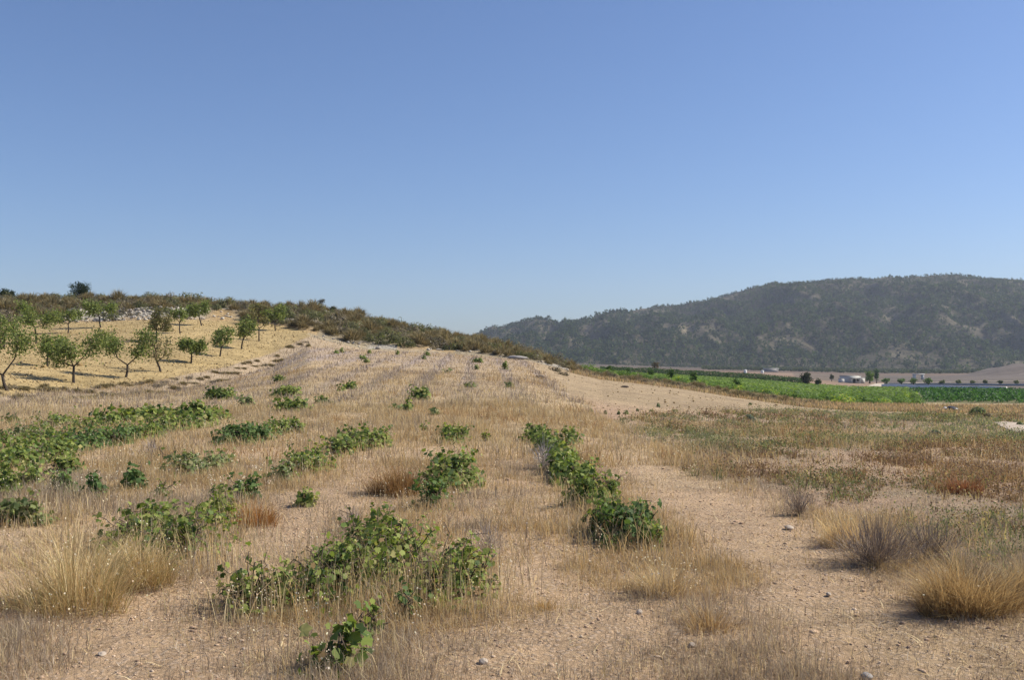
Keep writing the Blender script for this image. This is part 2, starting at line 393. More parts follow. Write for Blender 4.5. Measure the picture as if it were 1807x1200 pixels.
    fz = Zc[:-1, :-1].ravel()
    V = P.reshape(-1, 3); Cf = C.reshape(-1, 3); Nf = nm.reshape(-1, 3)
    for name, zs, m in (('field', (0, 4, 8), M_soil), ('orchard_ground', (1,), M_tilled), ('bare_field', (3,), M_tilled), ('hillside', (2,), M_hill),
                        ('field_verge', (5,), M_hill), ('valley_floor', (6,), M_valley), ('mountain', (7,), M_mount)):
        q = Q[np.isin(fz, zs)]; u, inv = np.unique(q, return_inverse=True)
        o = mesh_np(name, V[u], inv.reshape(-1, 4), m, Cf[u], True, None, Nf[u]); tag(o, kind='structure')
build_terrain()
# ------------------------------------------------------------------ where the grapevines stand
VG = [(.115, .165, .038), (.18, .225, .05), (.245, .28, .07), (.065, .105, .03), (.38, .35, .13), (.30, .20, .10)]
# px, base row, width px, height px, density, style, label
G, Y_, B_, P_ = 'green', 'yellow', 'blue', 'pale'
VINES = [
(590,1192,130,84,.75,G,'closest grapevine at the bottom of the photo, with few large leaves'),
(655,1132,60,66,.7,Y_,'small trailing vine between the closest grapevine and the big central clump'),
(448,1092,150,112,1.0,Y_,'low left end bush of the big central grapevine clump'),
(575,1092,190,150,1.1,G,'grapevine in the big central clump, next right of its low left end bush'),
(690,1072,210,190,1.15,Y_,'tallest grapevine of the big central clump, under the upright shoot'),
(800,1078,170,140,1.0,Y_,'right hand end grapevine of the big central clump'),
(665,978,140,80,.8,G,'grapevine at the back left of the big central clump'),
(713,1092,45,60,.35,B_,'thin blue green vine sprig before the big central clump'),
(762,898,80,58,.9,B_,'small blue green grapevine just behind the big central clump'),
(795,872,125,105,1.0,G,'tall bushy grapevine beside the rust brown weed tuft in the middle row'),
(800,785,62,48,.8,G,'small dark grapevine topping the middle row'),
(858,778,22,16,.5,G,'tiny vine sprig right of the middle row top'),
(750,762,18,20,.5,G,'tiny upright vine sprig left of the middle row top'),
(1105,972,132,92,1.25,B_,'dense dark grapevine at the near end of the right hand row'),
(1150,968,50,44,.8,G,'small side bush touching the near end vine of the right hand row'),
(1058,908,90,68,1.1,G,'second grapevine from the near end of the right hand row'),
(1010,868,90,70,1.1,G,'third grapevine from the near end of the right hand row'),
(992,826,60,60,.9,G,'fourth grapevine from the near end of the right hand row'),
(1082,942,90,66,1.1,G,'low vine bush joining the two nearest grapevines of the right hand row'),
(1034,892,84,62,1.1,G,'low vine bush joining the second and third grapevines of the right hand row'),
(1000,850,74,56,1.1,G,'low vine bush joining the third and fourth grapevines of the right hand row'),
(972,808,62,46,1.0,G,'low vine bush just before the leaning tip of the right hand row'),
(948,786,62,38,.9,G,'leaning grapevine at the far left tip of the right hand row'),
(1006,790,46,40,.7,G,'grapevine with spiky shoots at the far right tip of the right hand row'),
(250,982,120,110,.9,G,'left bush of the tall grapevine clump behind the straw grass tuft'),
(335,1015,140,160,.95,G,'tall ragged grapevine right behind the straw grass tuft'),
(392,948,84,90,.8,Y_,'right bush of the tall ragged grapevine clump near the orange weeds'),
(290,880,42,34,.8,G,'small vine bush rising above the tall ragged clump'),
(382,885,24,36,.6,G,'narrow upright vine shoot above the tall ragged clump'),
(430,880,58,46,1.0,B_,'round blue green grapevine left of the small yellow green one'),
(538,893,42,26,.9,Y_,'small low yellow green vine bush beside the bare track'),
(545,842,92,68,1.15,G,'dense grapevine at the near end of the second row segment'),
(606,808,66,46,.9,G,'middle grapevine of the second row segment'),
(648,795,92,60,1.1,G,'wide grapevine at the far end of the second row segment'),
(500,852,70,45,.4,P_,'thin pale grapevine mixed with dry grass left of the dense one'),
(169,882,34,50,1.0,B_,'narrow upright blue green grapevine standing alone on the left'),
(238,862,44,38,.9,B_,'small grapevine right of the narrow upright one'),
(110,880,56,52,1.0,B_,'grapevine left of the narrow upright one'),
(36,925,130,52,.8,P_,'low spreading grapevine at the left edge above the straw tuft'),
(350,845,150,58,.45,P_,'wide thin grapevine overgrown by grass'),
(12,880,70,55,.8,G,'grapevine cut by the left edge below the dense band'),
(412,788,56,48,1.1,B_,'dark grapevine at the left of the short upper segment'),
(452,786,60,44,1.1,B_,'dark grapevine in the middle of the short upper segment'),
(492,772,52,40,.9,G,'grapevine at the right of the short upper segment'),
(524,764,34,26,.7,G,'small vine at the far right tip of the short upper segment'),
(20,838,100,62,1.2,G,'near left end vine of the dense band'),
(82,822,90,62,1.2,G,'second vine from the left end of the dense band'),
(140,800,90,60,1.3,B_,'third vine from the left end, darkest of the dense band'),
(196,792,80,54,1.3,B_,'fourth vine from the left end of the dense band'),
(248,778,80,48,1.1,G,'fifth vine from the left end of the dense band'),
(300,764,76,46,1.1,G,'sixth vine from the left end of the dense band'),
(348,758,66,42,1.1,G,'seventh vine from the left end of the dense band'),
(384,748,44,32,.8,G,'far right end vine of the dense band'),
(8,868,90,56,.42,G,'leafy vine under the left end of the dense band, at the picture edge'),
(62,862,86,48,.42,G,'leafy vine just below the second vine of the dense band'),
(112,838,80,46,.42,G,'leafy vine just below the third vine of the dense band'),
(26,800,90,48,.42,G,'leafy vine just above the left end of the dense band'),
(92,786,84,44,.42,G,'leafy vine just above the third vine of the dense band'),
(168,764,84,40,.42,G,'leafy vine just above the fourth vine of the dense band'),
(222,752,78,34,.42,Y_,'yellowish vine just above the fifth vine of the dense band'),
(282,742,76,30,.42,G,'leafy vine just above the sixth vine of the dense band'),
(336,736,70,28,.42,G,'leafy vine just above the seventh vine of the dense band'),
(104,760,64,40,1.0,G,'vine above the dense band with a tall crest on its right'),
(48,782,70,40,.7,P_,'thin pale vine at the left above the dense band'),
(250,738,60,20,.7,G,'low vine above the middle of the dense band'),
(190,752,60,28,.6,G,'thin vine between the high crest and the dense band'),
(25,752,45,18,.5,P_,'faint vine near the left edge below the orchard'),
(391,705,66,20,1.2,G,'isolated green vine below the low orchard bank'),
(434,718,30,18,.6,P_,'thin pale vine right of the isolated one below the orchard bank'),
(505,700,58,16,1.0,Y_,'long low vine right of the isolated one'),
(515,726,74,20,1.0,G,'long low vine above the short upper segment'),
(740,706,44,24,1.1,G,'slanted vine alone in the middle of the dry field'),
(719,726,20,16,.8,G,'small vine just below the slanted one'),
(620,686,26,10,.8,G,'small low vine left of the slanted one'),
(495,673,26,8,.8,G,'small vine above the long low vines'),
(600,690,18,8,.5,Y_,None),(570,712,30,10,.5,P_,None),(700,724,22,8,.4,P_,None),(647,640,10,7,.9,G,None),(640,634,12,7,.9,G,None),
(594,624,10,6,.9,G,None),(603,622,8,6,.9,G,None),(652,624,7,6,.9,G,None),(702,626,6,9,.8,G,None),(753,628,12,8,.9,G,None),(749,634,8,5,.7,P_,None),
(843,640,24,8,1.0,G,'wide low vine near the foot of the shrubby hill'),(891,652,12,12,1.0,G,'upright bright vine near the crest of the dry field'),
(841,652,8,6,.7,P_,None),(788,658,14,6,.4,P_,None),(898,683,16,7,.5,P_,None),(830,684,24,6,.5,P_,None),(768,732,16,8,.4,P_,None),
]
STY = {G: (VG, (3, 4, 2.6, 2, .5, .15)), Y_: (VG, (1.4, 3, 4, 1, 1.3, .3)), B_: ([(.07, .122, .036), (.11, .17, .048), (.17, .225, .065)], (3, 4, 1)),
       P_: ([(.19, .22, .08), (.14, .18, .07), (.27, .26, .12)], (3, 2, 1))}
VPOS = [(v, hit(v[0], v[1])) for v in VINES]
BARE = [(330,1090,170,60,.9),(430,980,110,70,.9),(520,900,60,35,.85),(250,1150,160,40,.6),(930,1010,90,45,.75),(960,1120,120,40,.55),(1340,960,130,60,.85),(1440,1080,130,60,.8),(1250,900,80,40,.7),(1560,1150,120,40,.5),(1180,850,60,25,.6),(760,1165,100,30,.5),(860,1110,70,30,.5)]
BPOS = [(hit(b[0], b[1]), b) for b in BARE]
# ------------------------------------------------------------------ grass
def scatter(n, y0, y1, umax=.62, ymin=None):
    # uniform over the ground area between depths y0..y1
    Y = np.sqrt(rs.uniform(y0 * y0, y1 * y1, n)); X = rs.uniform(-umax, umax, n) * (Y + 1.5)
    return X, Y
STRAW = (.59, .44, .225); PALE = (.73, .60, .35); GREY = (.44, .36, .27); RUST = (.42, .26, .135); OLIV = (.40, .34, .18)
def field_density(X, Y):
    rd, x0 = row_dist(X, Y)
    z = zone(X, Y)
    n = fbm(X * .7, Y * .7, 70, 3); nb = fbm(X * .22, Y * .22, 73, 3)
    row = sst(rd, .75, .15)
    near = 1 - sst(Y, 15, 28)
    d = near * (.34 + .35 * row * sst(n, .3, .55) + .65 * sst(nb, .44, .60)) + (1 - near) * (.55 + .45 * n)
    bb = np.zeros_like(X)
    for (q, b) in BPOS:
        sx = b[2] / F * q[1]; sy = q[1] * b[3] / max(b[1] - 638, 60)
        bb = np.maximum(bb, b[4] * np.exp(-(((X - q[0]) / sx) ** 2 + ((Y - q[1]) / sy) ** 2) ** 1.5))
    d *= .85
    al = .93 * np.exp(-((x0 + 1.88) / .42) ** 2) * (1 - sst(Y, 12, 17)) + .55 * np.exp(-((x0 - .45) / .4) ** 2) * (1 - sst(Y, 7, 10)) + .85 * np.exp(-((x0 - 2.75) / .55) ** 2) * sst(Y, 6, 8) * (1 - sst(Y, 15, 20)) + .5 * np.exp(-((x0 + 4.2) / .4) ** 2) * (1 - sst(Y, 12, 17))
    d = d * (1 - np.clip(bb + al * (.75 + .5 * n), 0, .97)) * (.35 + 1.2 * sst(fbm(X * 1.6, Y * 1.6, 77, 3), .36, .62))
    for (v, q) in VPOS:
        if q[1] > 26: continue
        W = v[2] / F * q[1]; m = (np.abs(X - q[0]) < W * 1.3 + .3) & (np.abs(Y - q[1]) < 1.6)
        d[m] += .5 * np.exp(-((X[m] - q[0]) / (W * .6 + .12)) ** 2 - ((Y[m] - q[1] + .05) / .5) ** 2)
    d = np.where(z == 0, d, np.where(z == 4, .06 + .3 * sst(n, .48, .64), np.where(z == 8, .95, 0)))
    d = np.where(off_path(X, Y, .75), d, 0)
    return np.clip(d, 0, 1), n, nb
_pp = [hit(1776, 747)[:2], hit(1795, 754)[:2], hit(1816, 762)[:2], hit(1860, 776)[:2]]
PATH = np.array([(p[0] + (q[0] - p[0]) * t, p[1] + (q[1] - p[1]) * t) for p, q in zip(_pp[:-1], _pp[1:]) for t in (0, .17, .33, .5, .67, .83)])
def off_path(X, Y, r=1.05):
    out = np.ones(X.shape, bool); m = (X > PATH[:, 0].min() - 3) & (Y > PATH[:, 1].min() - 3) & (Y < PATH[:, 1].max() + 3)
    out[m] = np.min(np.hypot(X[m][:, None] - PATH[None, :, 0], Y[m][:, None] - PATH[None, :, 1]), 1) > r
    return out
def grass_cols(n, nb, X, Y):
    k = len(n); c = np.array([STRAW] * k, float); r = rs.uniform(size=k)
    pat = fbm(X * .45, Y * .45, 80, 3)
    c[(r < .30) | (pat > .62)] = GREY; c[(r > .86)] = PALE; c[(pat < .33) & (r < .45)] = RUST
    c[(r > .5) & (r < .52)] = OLIV
    gz = (Y > 36) & (((r < .6) & (nb > .40 + .1 * sst(Y, 80, 40))) | ((r < .75) & (row_dist(X, Y)[0] < .4))); c[gz] = np.array((.46, .375, .30)); rl = (Y > 34) & (row_dist(X, Y)[0] < .4) & (r < .7); c[rl] = (.34, .29, .25)
    pz = (Y > 18) & (Y < 50) & (r > .6); c[pz] = np.array(PALE) * .92
    return c * rs.uniform(.8, 1.15, (k, 1))
def grass_layer(name, n, y0, y1, h, wd, nt, seedspread):
    X, Y = scatter(n, y0, y1); d, nn, nb = field_density(X, Y)
    k = rs.uniform(size=n) < d; X, Y, nn, nb = X[k], Y[k], nn[k], nb[k]
    # tufts
    X = np.repeat(X, nt); Y = np.repeat(Y, nt); nn = np.repeat(nn, nt); nb = np.repeat(nb, nt)
    m = len(X); ox, oy = rs.normal(size=m) * seedspread, rs.normal(size=m) * seedspread
    X = X + ox; Y = Y + oy; Z = H(X, Y) - .01
    rd, x0 = row_dist(X, Y)
    vd = np.ones(m)
    if y0 > 10:
        for (v, q) in VPOS:
            if y0 - 2 < q[1] < y1 + 2:
                W = max(v[2] / F * q[1], .3); vd = np.minimum(vd, 1 - .62 * np.exp(-((X - q[0]) / (W * .6)) ** 2 - ((Y - q[1] - .2) / .9) ** 2))
    hh = h * vd * rs.uniform(.3, 1.3, m) ** 1.3 * (.35 + 1.5 * fbm(X * 2.3, Y * 2.3, 79, 2) * nn * 1.6) * (1 + .35 * sst(rd, .6, .1))
    lean = np.abs(rs.normal(.25, .6, m)).clip(0, 1.4); az = rs.uniform(0, 6.28, m)
    c = grass_cols(nn, nb, X, Y)
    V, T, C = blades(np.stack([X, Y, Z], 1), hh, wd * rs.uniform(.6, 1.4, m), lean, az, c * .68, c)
    return V, T, C
A = Acc()
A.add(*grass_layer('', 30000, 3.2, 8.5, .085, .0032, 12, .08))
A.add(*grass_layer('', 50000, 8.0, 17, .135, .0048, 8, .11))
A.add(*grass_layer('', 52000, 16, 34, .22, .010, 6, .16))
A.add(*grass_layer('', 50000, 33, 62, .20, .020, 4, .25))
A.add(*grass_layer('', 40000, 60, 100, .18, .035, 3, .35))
for (v, q) in VPOS:
    if q[1] > 30: continue
    W = max(v[2] / F * q[1], .25); m = int(min(900, 330 * W * 1.3) * (1.25 if v[5] == 'pale' else 1) * (1 if q[1] < 11 else .4 if q[1] < 15 else .28)); X = q[0] + rs.normal(0, W * .5, m); Y = q[1] + rs.uniform(-.35, .9, m); Z = H(X, Y)
    hv = min(v[3] / F * q[1], .6); c = pick([STRAW, PALE, GREY, OLIV], [4, 3, 2, 1], m, .2)
    A.add(*blades(np.stack([X, Y, Z], 1), np.clip(hv * rs.uniform(.2, 1.0 if q[1] < 11 else .6, m), .06, .45), np.full(m, .0005 * q[1] + .001) * rs.uniform(.6, 1.4, m), np.abs(rs.normal(0, .35, m)), rs.uniform(0, 6.28, m), c * .85, c))
tag(A.make('dry_grass', M_grass), 'dry straw coloured grass covering the old vineyard', 'grass', kind='stuff')
# wild oats: tall thin stems with pale hanging spikelets
def oats(n, y0, y1, hmean, sw, ss):
    X, Y = scatter(n, y0, y1); d, nn, nb = field_density(X, Y)
    rd, x0 = row_dist(X, Y); keep = (rs.uniform(size=n) < d * .8 + .02) & (zone(X, Y) != 3) & (fbm(X * .5, Y * .5, 90, 3) > .46)
    X, Y = X[keep], Y[keep]; m = len(X); Z = H(X, Y)
    h = hmean * rs.uniform(.6, 1.3, m); az = rs.uniform(0, 6.28, m); lean = np.abs(rs.normal(0, .22, m))
    c = cvar(PALE, m, .2) * .9
    a = Acc(); P = np.stack([X, Y, Z], 1); a.add(*blades(P, h, np.full(m, sw), lean, az, c * .8, c))
    k = 5; f = rs.uniform(.6, 1.05, (m, k)); L = (np.sin(lean) * h)[:, None] * f
    S = np.stack([X[:, None] + np.cos(az)[:, None] * L + rs.normal(0, .025, (m, k)), Y[:, None] + np.sin(az)[:, None] * L + rs.normal(0, .025, (m, k)),
                  Z[:, None] + (np.cos(lean) * h)[:, None] * f * .95], -1).reshape(-1, 3)
    a.add(*leaves(S, rs.normal(size=(len(S), 3)), ss * rs.uniform(.6, 1.3, len(S)), cvar((.80, .72, .54), len(S), .12)))
    return a
a1 = oats(2200, 4.5, 12, .30, .0026, .013); a2 = oats(5000, 11, 26, .34, .0045, .020)
A = Acc(); 
for q in (a1, a2):
    for v_, t_, c_ in zip(q.v, q.t, q.c): pass
A.add(np.concatenate(a1.v), np.concatenate(a1.t), np.concatenate(a1.c)); A.add(np.concatenate(a2.v), np.concatenate(a2.t), np.concatenate(a2.c))
tag(A.make('wild_oats', M_grass), 'dry wild oats with pale hanging seed heads', 'wild oats', kind='stuff')
# dead litter lying flat
X, Y = scatter(80000, 3.2, 18); k = rs.uniform(size=len(X)) < .35 + field_density(X, Y)[0]; X, Y = X[k], Y[k]; m = len(X)
c = pick([STRAW, GREY, (.2, .14, .09), PALE], [3, 4, 3, 1], m)
A = Acc(); A.add(*blades(np.stack([X, Y, H(X, Y) + .004], 1), rs.uniform(.04, .16, m), rs.uniform(.003, .007, m), rs.uniform(1.25, 1.5, m), rs.uniform(0, 6.28, m), c, c))
tag(A.make('plant_litter', M_twig), 'broken dry stalks lying flat on the soil', 'litter', kind='stuff')
# gravel
X, Y = scatter(36000, 3.2, 17); k = zone(X, Y) != 3; X, Y = X[k], Y[k]; m = len(X)
A = Acc(); A.add(*stones(np.stack([X, Y, H(X, Y)], 1), np.exp(rs.normal(-4.85, .45, m)), pick([(.52, .37, .25), (.44, .30, .2), (.60, .47, .35), (.36, .25, .18)], [5, 4, 2, 1], m), .5, .42))
tag(A.make('gravel', M_twig), 'small pinkish stones and clods on the bare soil', 'gravel', kind='stuff')
X, Y = scatter(150000, 36, 112, .6); k = ((zone(X, Y) == 1) & (rs.uniform(size=len(X)) < .5)) | ((zone(X, Y) == 3) & (rs.uniform(size=len(X)) < .05)); X, Y = X[k][:8000], Y[k][:8000]; m = len(X)
A = Acc(); A.add(*stones(np.stack([X, Y, H(X, Y)], 1), np.exp(rs.normal(-3.1, .4, m)), pick([(.48, .36, .19), (.33, .23, .11), (.58, .46, .28)], [4, 4, 1], m)))
tag(A.make('tilled_clods', M_twig), 'pale clods and stones on the tilled orchard soil', 'clods', kind='stuff')
# rubble on the rocky bank and slope
X, Y = scatter(160000, 96, 140, .55); z = zone(X, Y); px = pxof(X, Y); d5 = Y - feat_at(px, 6)
pr = np.where((px > 100) & (px < 345) & (d5 < 8), .9, np.where(fbm(X * .3, Y * .3, 95) > .6, .22, .02)); pr = np.where(px > 950, .03, pr)
k = (z == 2) & (rs.uniform(size=len(X)) < pr * .35); X, Y = X[k][:9000], Y[k][:9000]; m = len(X)
A = Acc(); A.add(*stones(np.stack([X, Y, H(X, Y)], 1), np.exp(rs.normal(-2.2, .5, m)), pick([(.56, .51, .43), (.44, .39, .33), (.36, .31, .27)], [4, 3, 2], m)))
tag(A.make('rubble', M_twig), 'pale limestone rubble on the bank above the orchard', 'rubble', kind='stuff')
# ------------------------------------------------------------------ grapevines
def cane_path(rx, ry, h, z0=.12, n=7):
    a = rs.uniform(0, 6.28); r = rs.uniform(.02, 1) ** .55; ex, ey = rx * r * math.cos(a), ry * r * math.sin(a)
    t = np.linspace(0, 1, n); up = rs.uniform() < .3
    hh = h * (rs.uniform(.8, 1.12) if up else rs.uniform(.35, .95) * (1 - .3 * r * r))
    x = ex * t ** (.75 if up else .9); y = ey * t ** (.75 if up else .9)
    z = z0 + (hh - z0) * (t ** .9 if up else np.sin(t * math.pi * rs.uniform(.45, .95))); z = np.maximum(z, .03)
    P = np.stack([x, y, z], 1); P[1:] += rs.normal(0, .025, (n - 1, 3)); return P
def make_vine(name, x, y, z, wdt, h, dens=1.0, leaf=.095, lobed=True, cols=VG, wts=(3, 4, 3, 2, .7, .2), dep=None, label=None, group=None, cat='grapevine', lean=0):
    root = empty(name, (x, y, z - .02)); tag(root, label, cat, group)
    rx = wdt / 2 * 1.12 - leaf * .3; ry = (dep or wdt * .8) / 2
    tr = Acc(); hd = min(.10, h * .2)
    tube(tr, [(0, 0, -.05), (.02, .01, hd * .5), (0, .02, hd)], [.035, .028, .022])
    tr.make('trunk', M_vbark, root, True)
    nc = max(5, int(16 * dens * math.sqrt(wdt / .8) * (rx * ry / .12) ** .35 * (.09 / leaf) ** 1.0)); ca = Acc(); LP = []
    for i in range(nc):
        P = cane_path(rx, ry, h, hd)
        if i < 6 or rs.uniform() < .5: tube(ca, P, np.linspace(.007, .003, len(P)), (.16, .10, .05), 4)
        nl = int(rs.uniform(20, 32)); t = rs.uniform(.05, 1, nl) * (len(P) - 1); i0 = np.minimum(t.astype(int), len(P) - 2); f = (t - i0)[:, None]
        Q = P[i0] * (1 - f) + P[i0 + 1] * f
        LP.append(Q + rs.normal(0, leaf * .6, Q.shape))
    nf = int(len(LP) * 4.5 * min(dens, 1.6)); a = rs.uniform(0, 6.28, nf); r = np.sqrt(rs.uniform(0, 1, nf)); lump = vnoise(np.cos(a) * r * 3 + x * 7, np.sin(a) * r * 3 + y * 5, 8)
    LP.append(np.stack([rx * r * np.cos(a), ry * r * np.sin(a), h * (.25 + .65 * lump) * np.sqrt(np.maximum(1 - r * r * .85, 0)) * rs.uniform(.05, 1, nf)], 1))
    LP = np.concatenate(LP); gp = fbm(LP[:, 0] * 5 + x * 3, LP[:, 1] * 5 + LP[:, 2] * 4, 14, 2); LP = LP[(gp > .47) | (rs.uniform(size=len(LP)) < .22)]; LP[:, 0] += lean * LP[:, 2]; LP[:, 2] = np.maximum(LP[:, 2], leaf * .35); m = len(LP)
    ca.make('canes', M_vbark, root)
    nr = np.stack([LP[:, 0] / max(rx, .1) * .7 + rs.normal(0, .45, m), LP[:, 1] / max(ry, .1) * .7 + rs.normal(0, .45, m) - .25, .75 + rs.normal(0, .35, m)], 1)
    fo = Acc(); c = pick(cols, wts, len(LP), .28); m = len(LP)
    if lobed: fo.add(*leaves(LP, nr + rs.normal(0, .35, nr.shape), leaf * rs.uniform(.4, 1.25, m), c, LOBED, LOBED_T))
    else: fo.add(*leaves(LP, nr, leaf * 1.15 * rs.uniform(.6, 1.15, m), c))
    fo.make('foliage', M_leaf, root); return root
for (px, row, wp, hp, dn, st, lab) in VINES:
    x, y, z = hit(px, row); wdt = wp / F * y; h = hp / F * y; dp = min(wdt * .8, 1.4) if wdt > .6 else wdt
    if h > .42 and y < 30:      # low sprawling bush, long in the direction of its row
        h2 = max(.36, h * .62); yb = y * (CAMZ - z - h2 * .8) / max(CAMZ - z - h, .3); dp = min(max(yb - y, wdt * .6), 2.2); y = y + dp * .4; x = x * (y / (y - dp * .4)); z = hz(x, y); h = h2
    near = y < 13; leaf = (.07 if row > 1150 else .044 if y < 9 else .053) if near else (.075 if y < 25 else .14)
    cs, ws = STY[st]
    make_vine('grapevine', x, y, z, wdt, h, dn * (1.45 if near else 1.75), leaf, near, cs, ws, dp, lab or 'tiny green vine sprig far up the dry field below the shrubby hill',
              None if lab else 'tiny vine sprigs far up the dry field')
# upright shoot with round leaves over the tallest vine
# ------------------------------------------------------------------ tufts and bushes in the foreground
def make_tuft(name, px, row, wp, hp, n, cols, wts, bw, label, cat, spread=.9, group=None, mat_=None, fl=0):
    x, y, z = hit(px, row); W = wp / F * y; Hh = hp / F * y; root = empty(name, (x, y, z)); tag(root, label, cat, group)
    n = int(n * 1.7); bw = bw * .62; A = Acc(); r = rs.uniform(0, 1, n) ** .6 * W * .36; a = rs.uniform(0, 6.28, n); P = np.stack([r * np.cos(a) * (1 + .3 * np.sin(3 * a + x)), r * np.sin(a), np.full(n, -.02)], 1)
    ln = np.clip(r / (W * .36) * spread * .5 + np.abs(rs.normal(0, .38, n)), 0, 1.45)
    c = pick(cols, wts, n, .3)
    lump = .35 + 1.15 * vnoise(P[:, 0] / W * 11 + x * 3, P[:, 1] / W * 11, 6)
    hh = Hh * rs.uniform(.3, 1.0, n) ** .8 * lump * (1 - .35 * (r / (W * .36)) ** 2)
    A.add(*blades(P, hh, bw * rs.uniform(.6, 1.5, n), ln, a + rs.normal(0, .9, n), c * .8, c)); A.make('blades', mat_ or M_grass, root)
    if fl:
        k = rs.choice(n, fl); B = Acc(); S = P[k] + np.stack([np.cos(a[k]) * np.sin(ln[k]) * hh[k], np.sin(a[k]) * np.sin(ln[k]) * hh[k], np.cos(ln[k]) * hh[k] * .9], 1)
        B.add(*leaves(S, rs.normal(size=(fl, 3)), np.full(fl, .016), cvar((.76, .68, .48), fl))); tag(B.make('seed_heads', M_grass, root), kind='stuff')
    return root
make_tuft('grass_tuft', 130, 1070, 250, 180, 850, [STRAW, PALE, (.42, .36, .16)], [3, 2, 2], .006, 'tall loose straw coloured grass tuft at the left edge of the foreground', 'grass tuft', 1.0, fl=160)
make_tuft('grass_tuft', 250, 1030, 150, 110, 900, [STRAW, PALE, (.42, .36, .16)], [3, 2, 2], .006, 'shorter straw tuft against the tall ragged grapevine', 'grass tuft', .9, fl=60)
make_tuft('grass_tuft', 1705, 1078, 215, 160, 2300, [(.46, .335, .17), (.56, .43, .23), (.30, .20, .10)], [4, 3, 2], .006, 'golden brown domed grass tuft at the lower right', 'grass tuft', 1.15, fl=20)
make_tuft('grass_tuft', 1815, 1060, 130, 120, 1000, [(.50, .38, .2), (.58, .46, .26), (.34, .25, .13)], [4, 3, 2], .006, 'golden grass tuft cut by the right edge', 'grass tuft', 1.0)
make_tuft('grass_tuft', 1500, 960, 130, 100, 700, [STRAW, PALE], [3, 2], .007, 'pale straw tuft behind the dark grey bush', 'grass tuft', .9, fl=40)
make_tuft('grass_tuft', 1250, 1110, 150, 60, 600, [STRAW, (.34, .22, .1), GREY], [3, 2, 2], .005, 'low brown grass tuft in the bare soil at bottom centre right', 'grass tuft', 1.1)
make_tuft('grass_tuft', 960, 1075, 50, 36, 200, [(.5, .34, .14), STRAW], [3, 2], .005, 'very small orange straw tuft on bare soil at bottom centre', 'grass tuft', 1.1)
make_tuft('grass_tuft', 705, 872, 120, 80, 900, [(.34, .22, .10), (.40, .27, .13), (.24, .14, .07)], [3, 3, 2], .008, 'rust brown weed tuft beside the tall bushy grapevine', 'weed tuft', .9)
make_tuft('grass_tuft', 450, 925, 110, 62, 500, [(.42, .22, .08), (.5, .3, .12)], [3, 2], .007, 'orange brown weed tuft right of the tall ragged grapevine', 'weed tuft', 1.2)
make_tuft('grass_tuft', 1700, 870, 90, 50, 500, [(.3, .13, .07), (.36, .2, .1)], [3, 2], .009, 'reddish weed tuft in the weedy field at the right', 'weed tuft', .9)
make_tuft('grass_tuft', 830, 1005, 110, 70, 500, [STRAW, PALE, GREY], [2, 2, 2], .005, 'pale oat tuft right behind the big central vine clump', 'grass tuft', .8, fl=70)
make_tuft('grass_tuft', 1170, 1050, 120, 90, 500, [STRAW, PALE, GREY], [2, 2, 2], .005, 'thin oat tuft below the dense dark end vine', 'grass tuft', .8, fl=90)
make_tuft('grass_tuft', 1100, 705, 1, 1, 3, [STRAW], [1], .01, 'x', 'x') if False else None
def twig_bush(px, row, wp, hp, n, cols, label, cat='bush', name='dead_bush', group=None, leafy=0, lc=None):
    x, y, z = hit(px, row); W = wp / F * y / 2; Hh = hp / F * y; root = empty(name, (x, y, z)); tag(root, label, cat, group)
    A = Acc(); bw = max(.004, y * .0005)
    r0 = rs.uniform(0, 1, n); a = rs.uniform(0, 6.28, n); ph = np.arccos(rs.uniform(.05, 1, n))
    d = np.stack([np.sin(ph) * np.cos(a), np.sin(ph) * np.sin(a), np.cos(ph)], 1) * [W, W, Hh]
    st = d * rs.uniform(0, .75, (n, 1)); ln = ph + rs.normal(0, .3, n)
    c = pick(cols, [1] * len(cols), n, .2)
    A.add(*blades(st, np.full(n, (W + Hh) * .25) * rs.uniform(.4, 1.2, n), np.full(n, bw), np.clip(ln, 0, 1.5), a + rs.normal(0, .5, n), c, c, .2))
    A.make('twigs', M_twig, root)
    if leafy:
        k = leafy; a = rs.uniform(0, 6.28, k); ph = np.arccos(rs.uniform(0, 1, k)); q = rs.uniform(.5, 1, (k, 1)) ** .5
        S = np.stack([np.sin(ph) * np.cos(a), np.sin(ph) * np.sin(a), np.cos(ph)], 1) * [W, W, Hh] * q * (1 + .25 * (vnoise(a * 2.3, ph * 3, 5) - .5))[:, None]
        B = Acc(); B.add(*leaves(S, S / [W, W, Hh] + rs.normal(0, .5, (k, 3)), np.full(k, max(.02, y * .0019)) * rs.uniform(.6, 1.4, k), pick(lc, [1] * len(lc), k, .2))); B.make('foliage', M_tleaf, root)
    return root
DG = [(.20, .16, .14), (.28, .23, .19), (.15, .12, .105), (.38, .30, .22)]
twig_bush(1545, 1000, 230, 90, 1900, DG, 'dark grey leafless bush behind the golden tuft')
twig_bush(1640, 985, 160, 70, 1100, DG, 'smaller dark grey leafless bush next to the golden tuft')
twig_bush(1410, 910, 70, 50, 600, DG, 'small grey leafless bush at the edge of the weedy field')
twig_bush(620, 940, 60, 60, 400, [(.34, .29, .26), (.28, .23, .2)], 'pale grey dry bush behind the big central vine clump')
twig_bush(860, 975, 80, 60, 500, [(.36, .31, .27), (.3, .25, .22)], 'silvery dry bush right of the central vines')
twig_bush(270, 815, 60, 50, 400, [(.36, .31, .27), (.3, .25, .22)], 'silvery dry bush under the dense vine band')
twig_bush(960, 830, 60, 66, 500, [(.42, .38, .36), (.34, .3, .27)], 'silvery dry bush left of the right hand vine row')
SG = [(.17, .21, .10), (.22, .25, .14), (.13, .16, .08)]; BG = [(.17, .20, .16), (.22, .25, .20), (.12, .15, .12)]
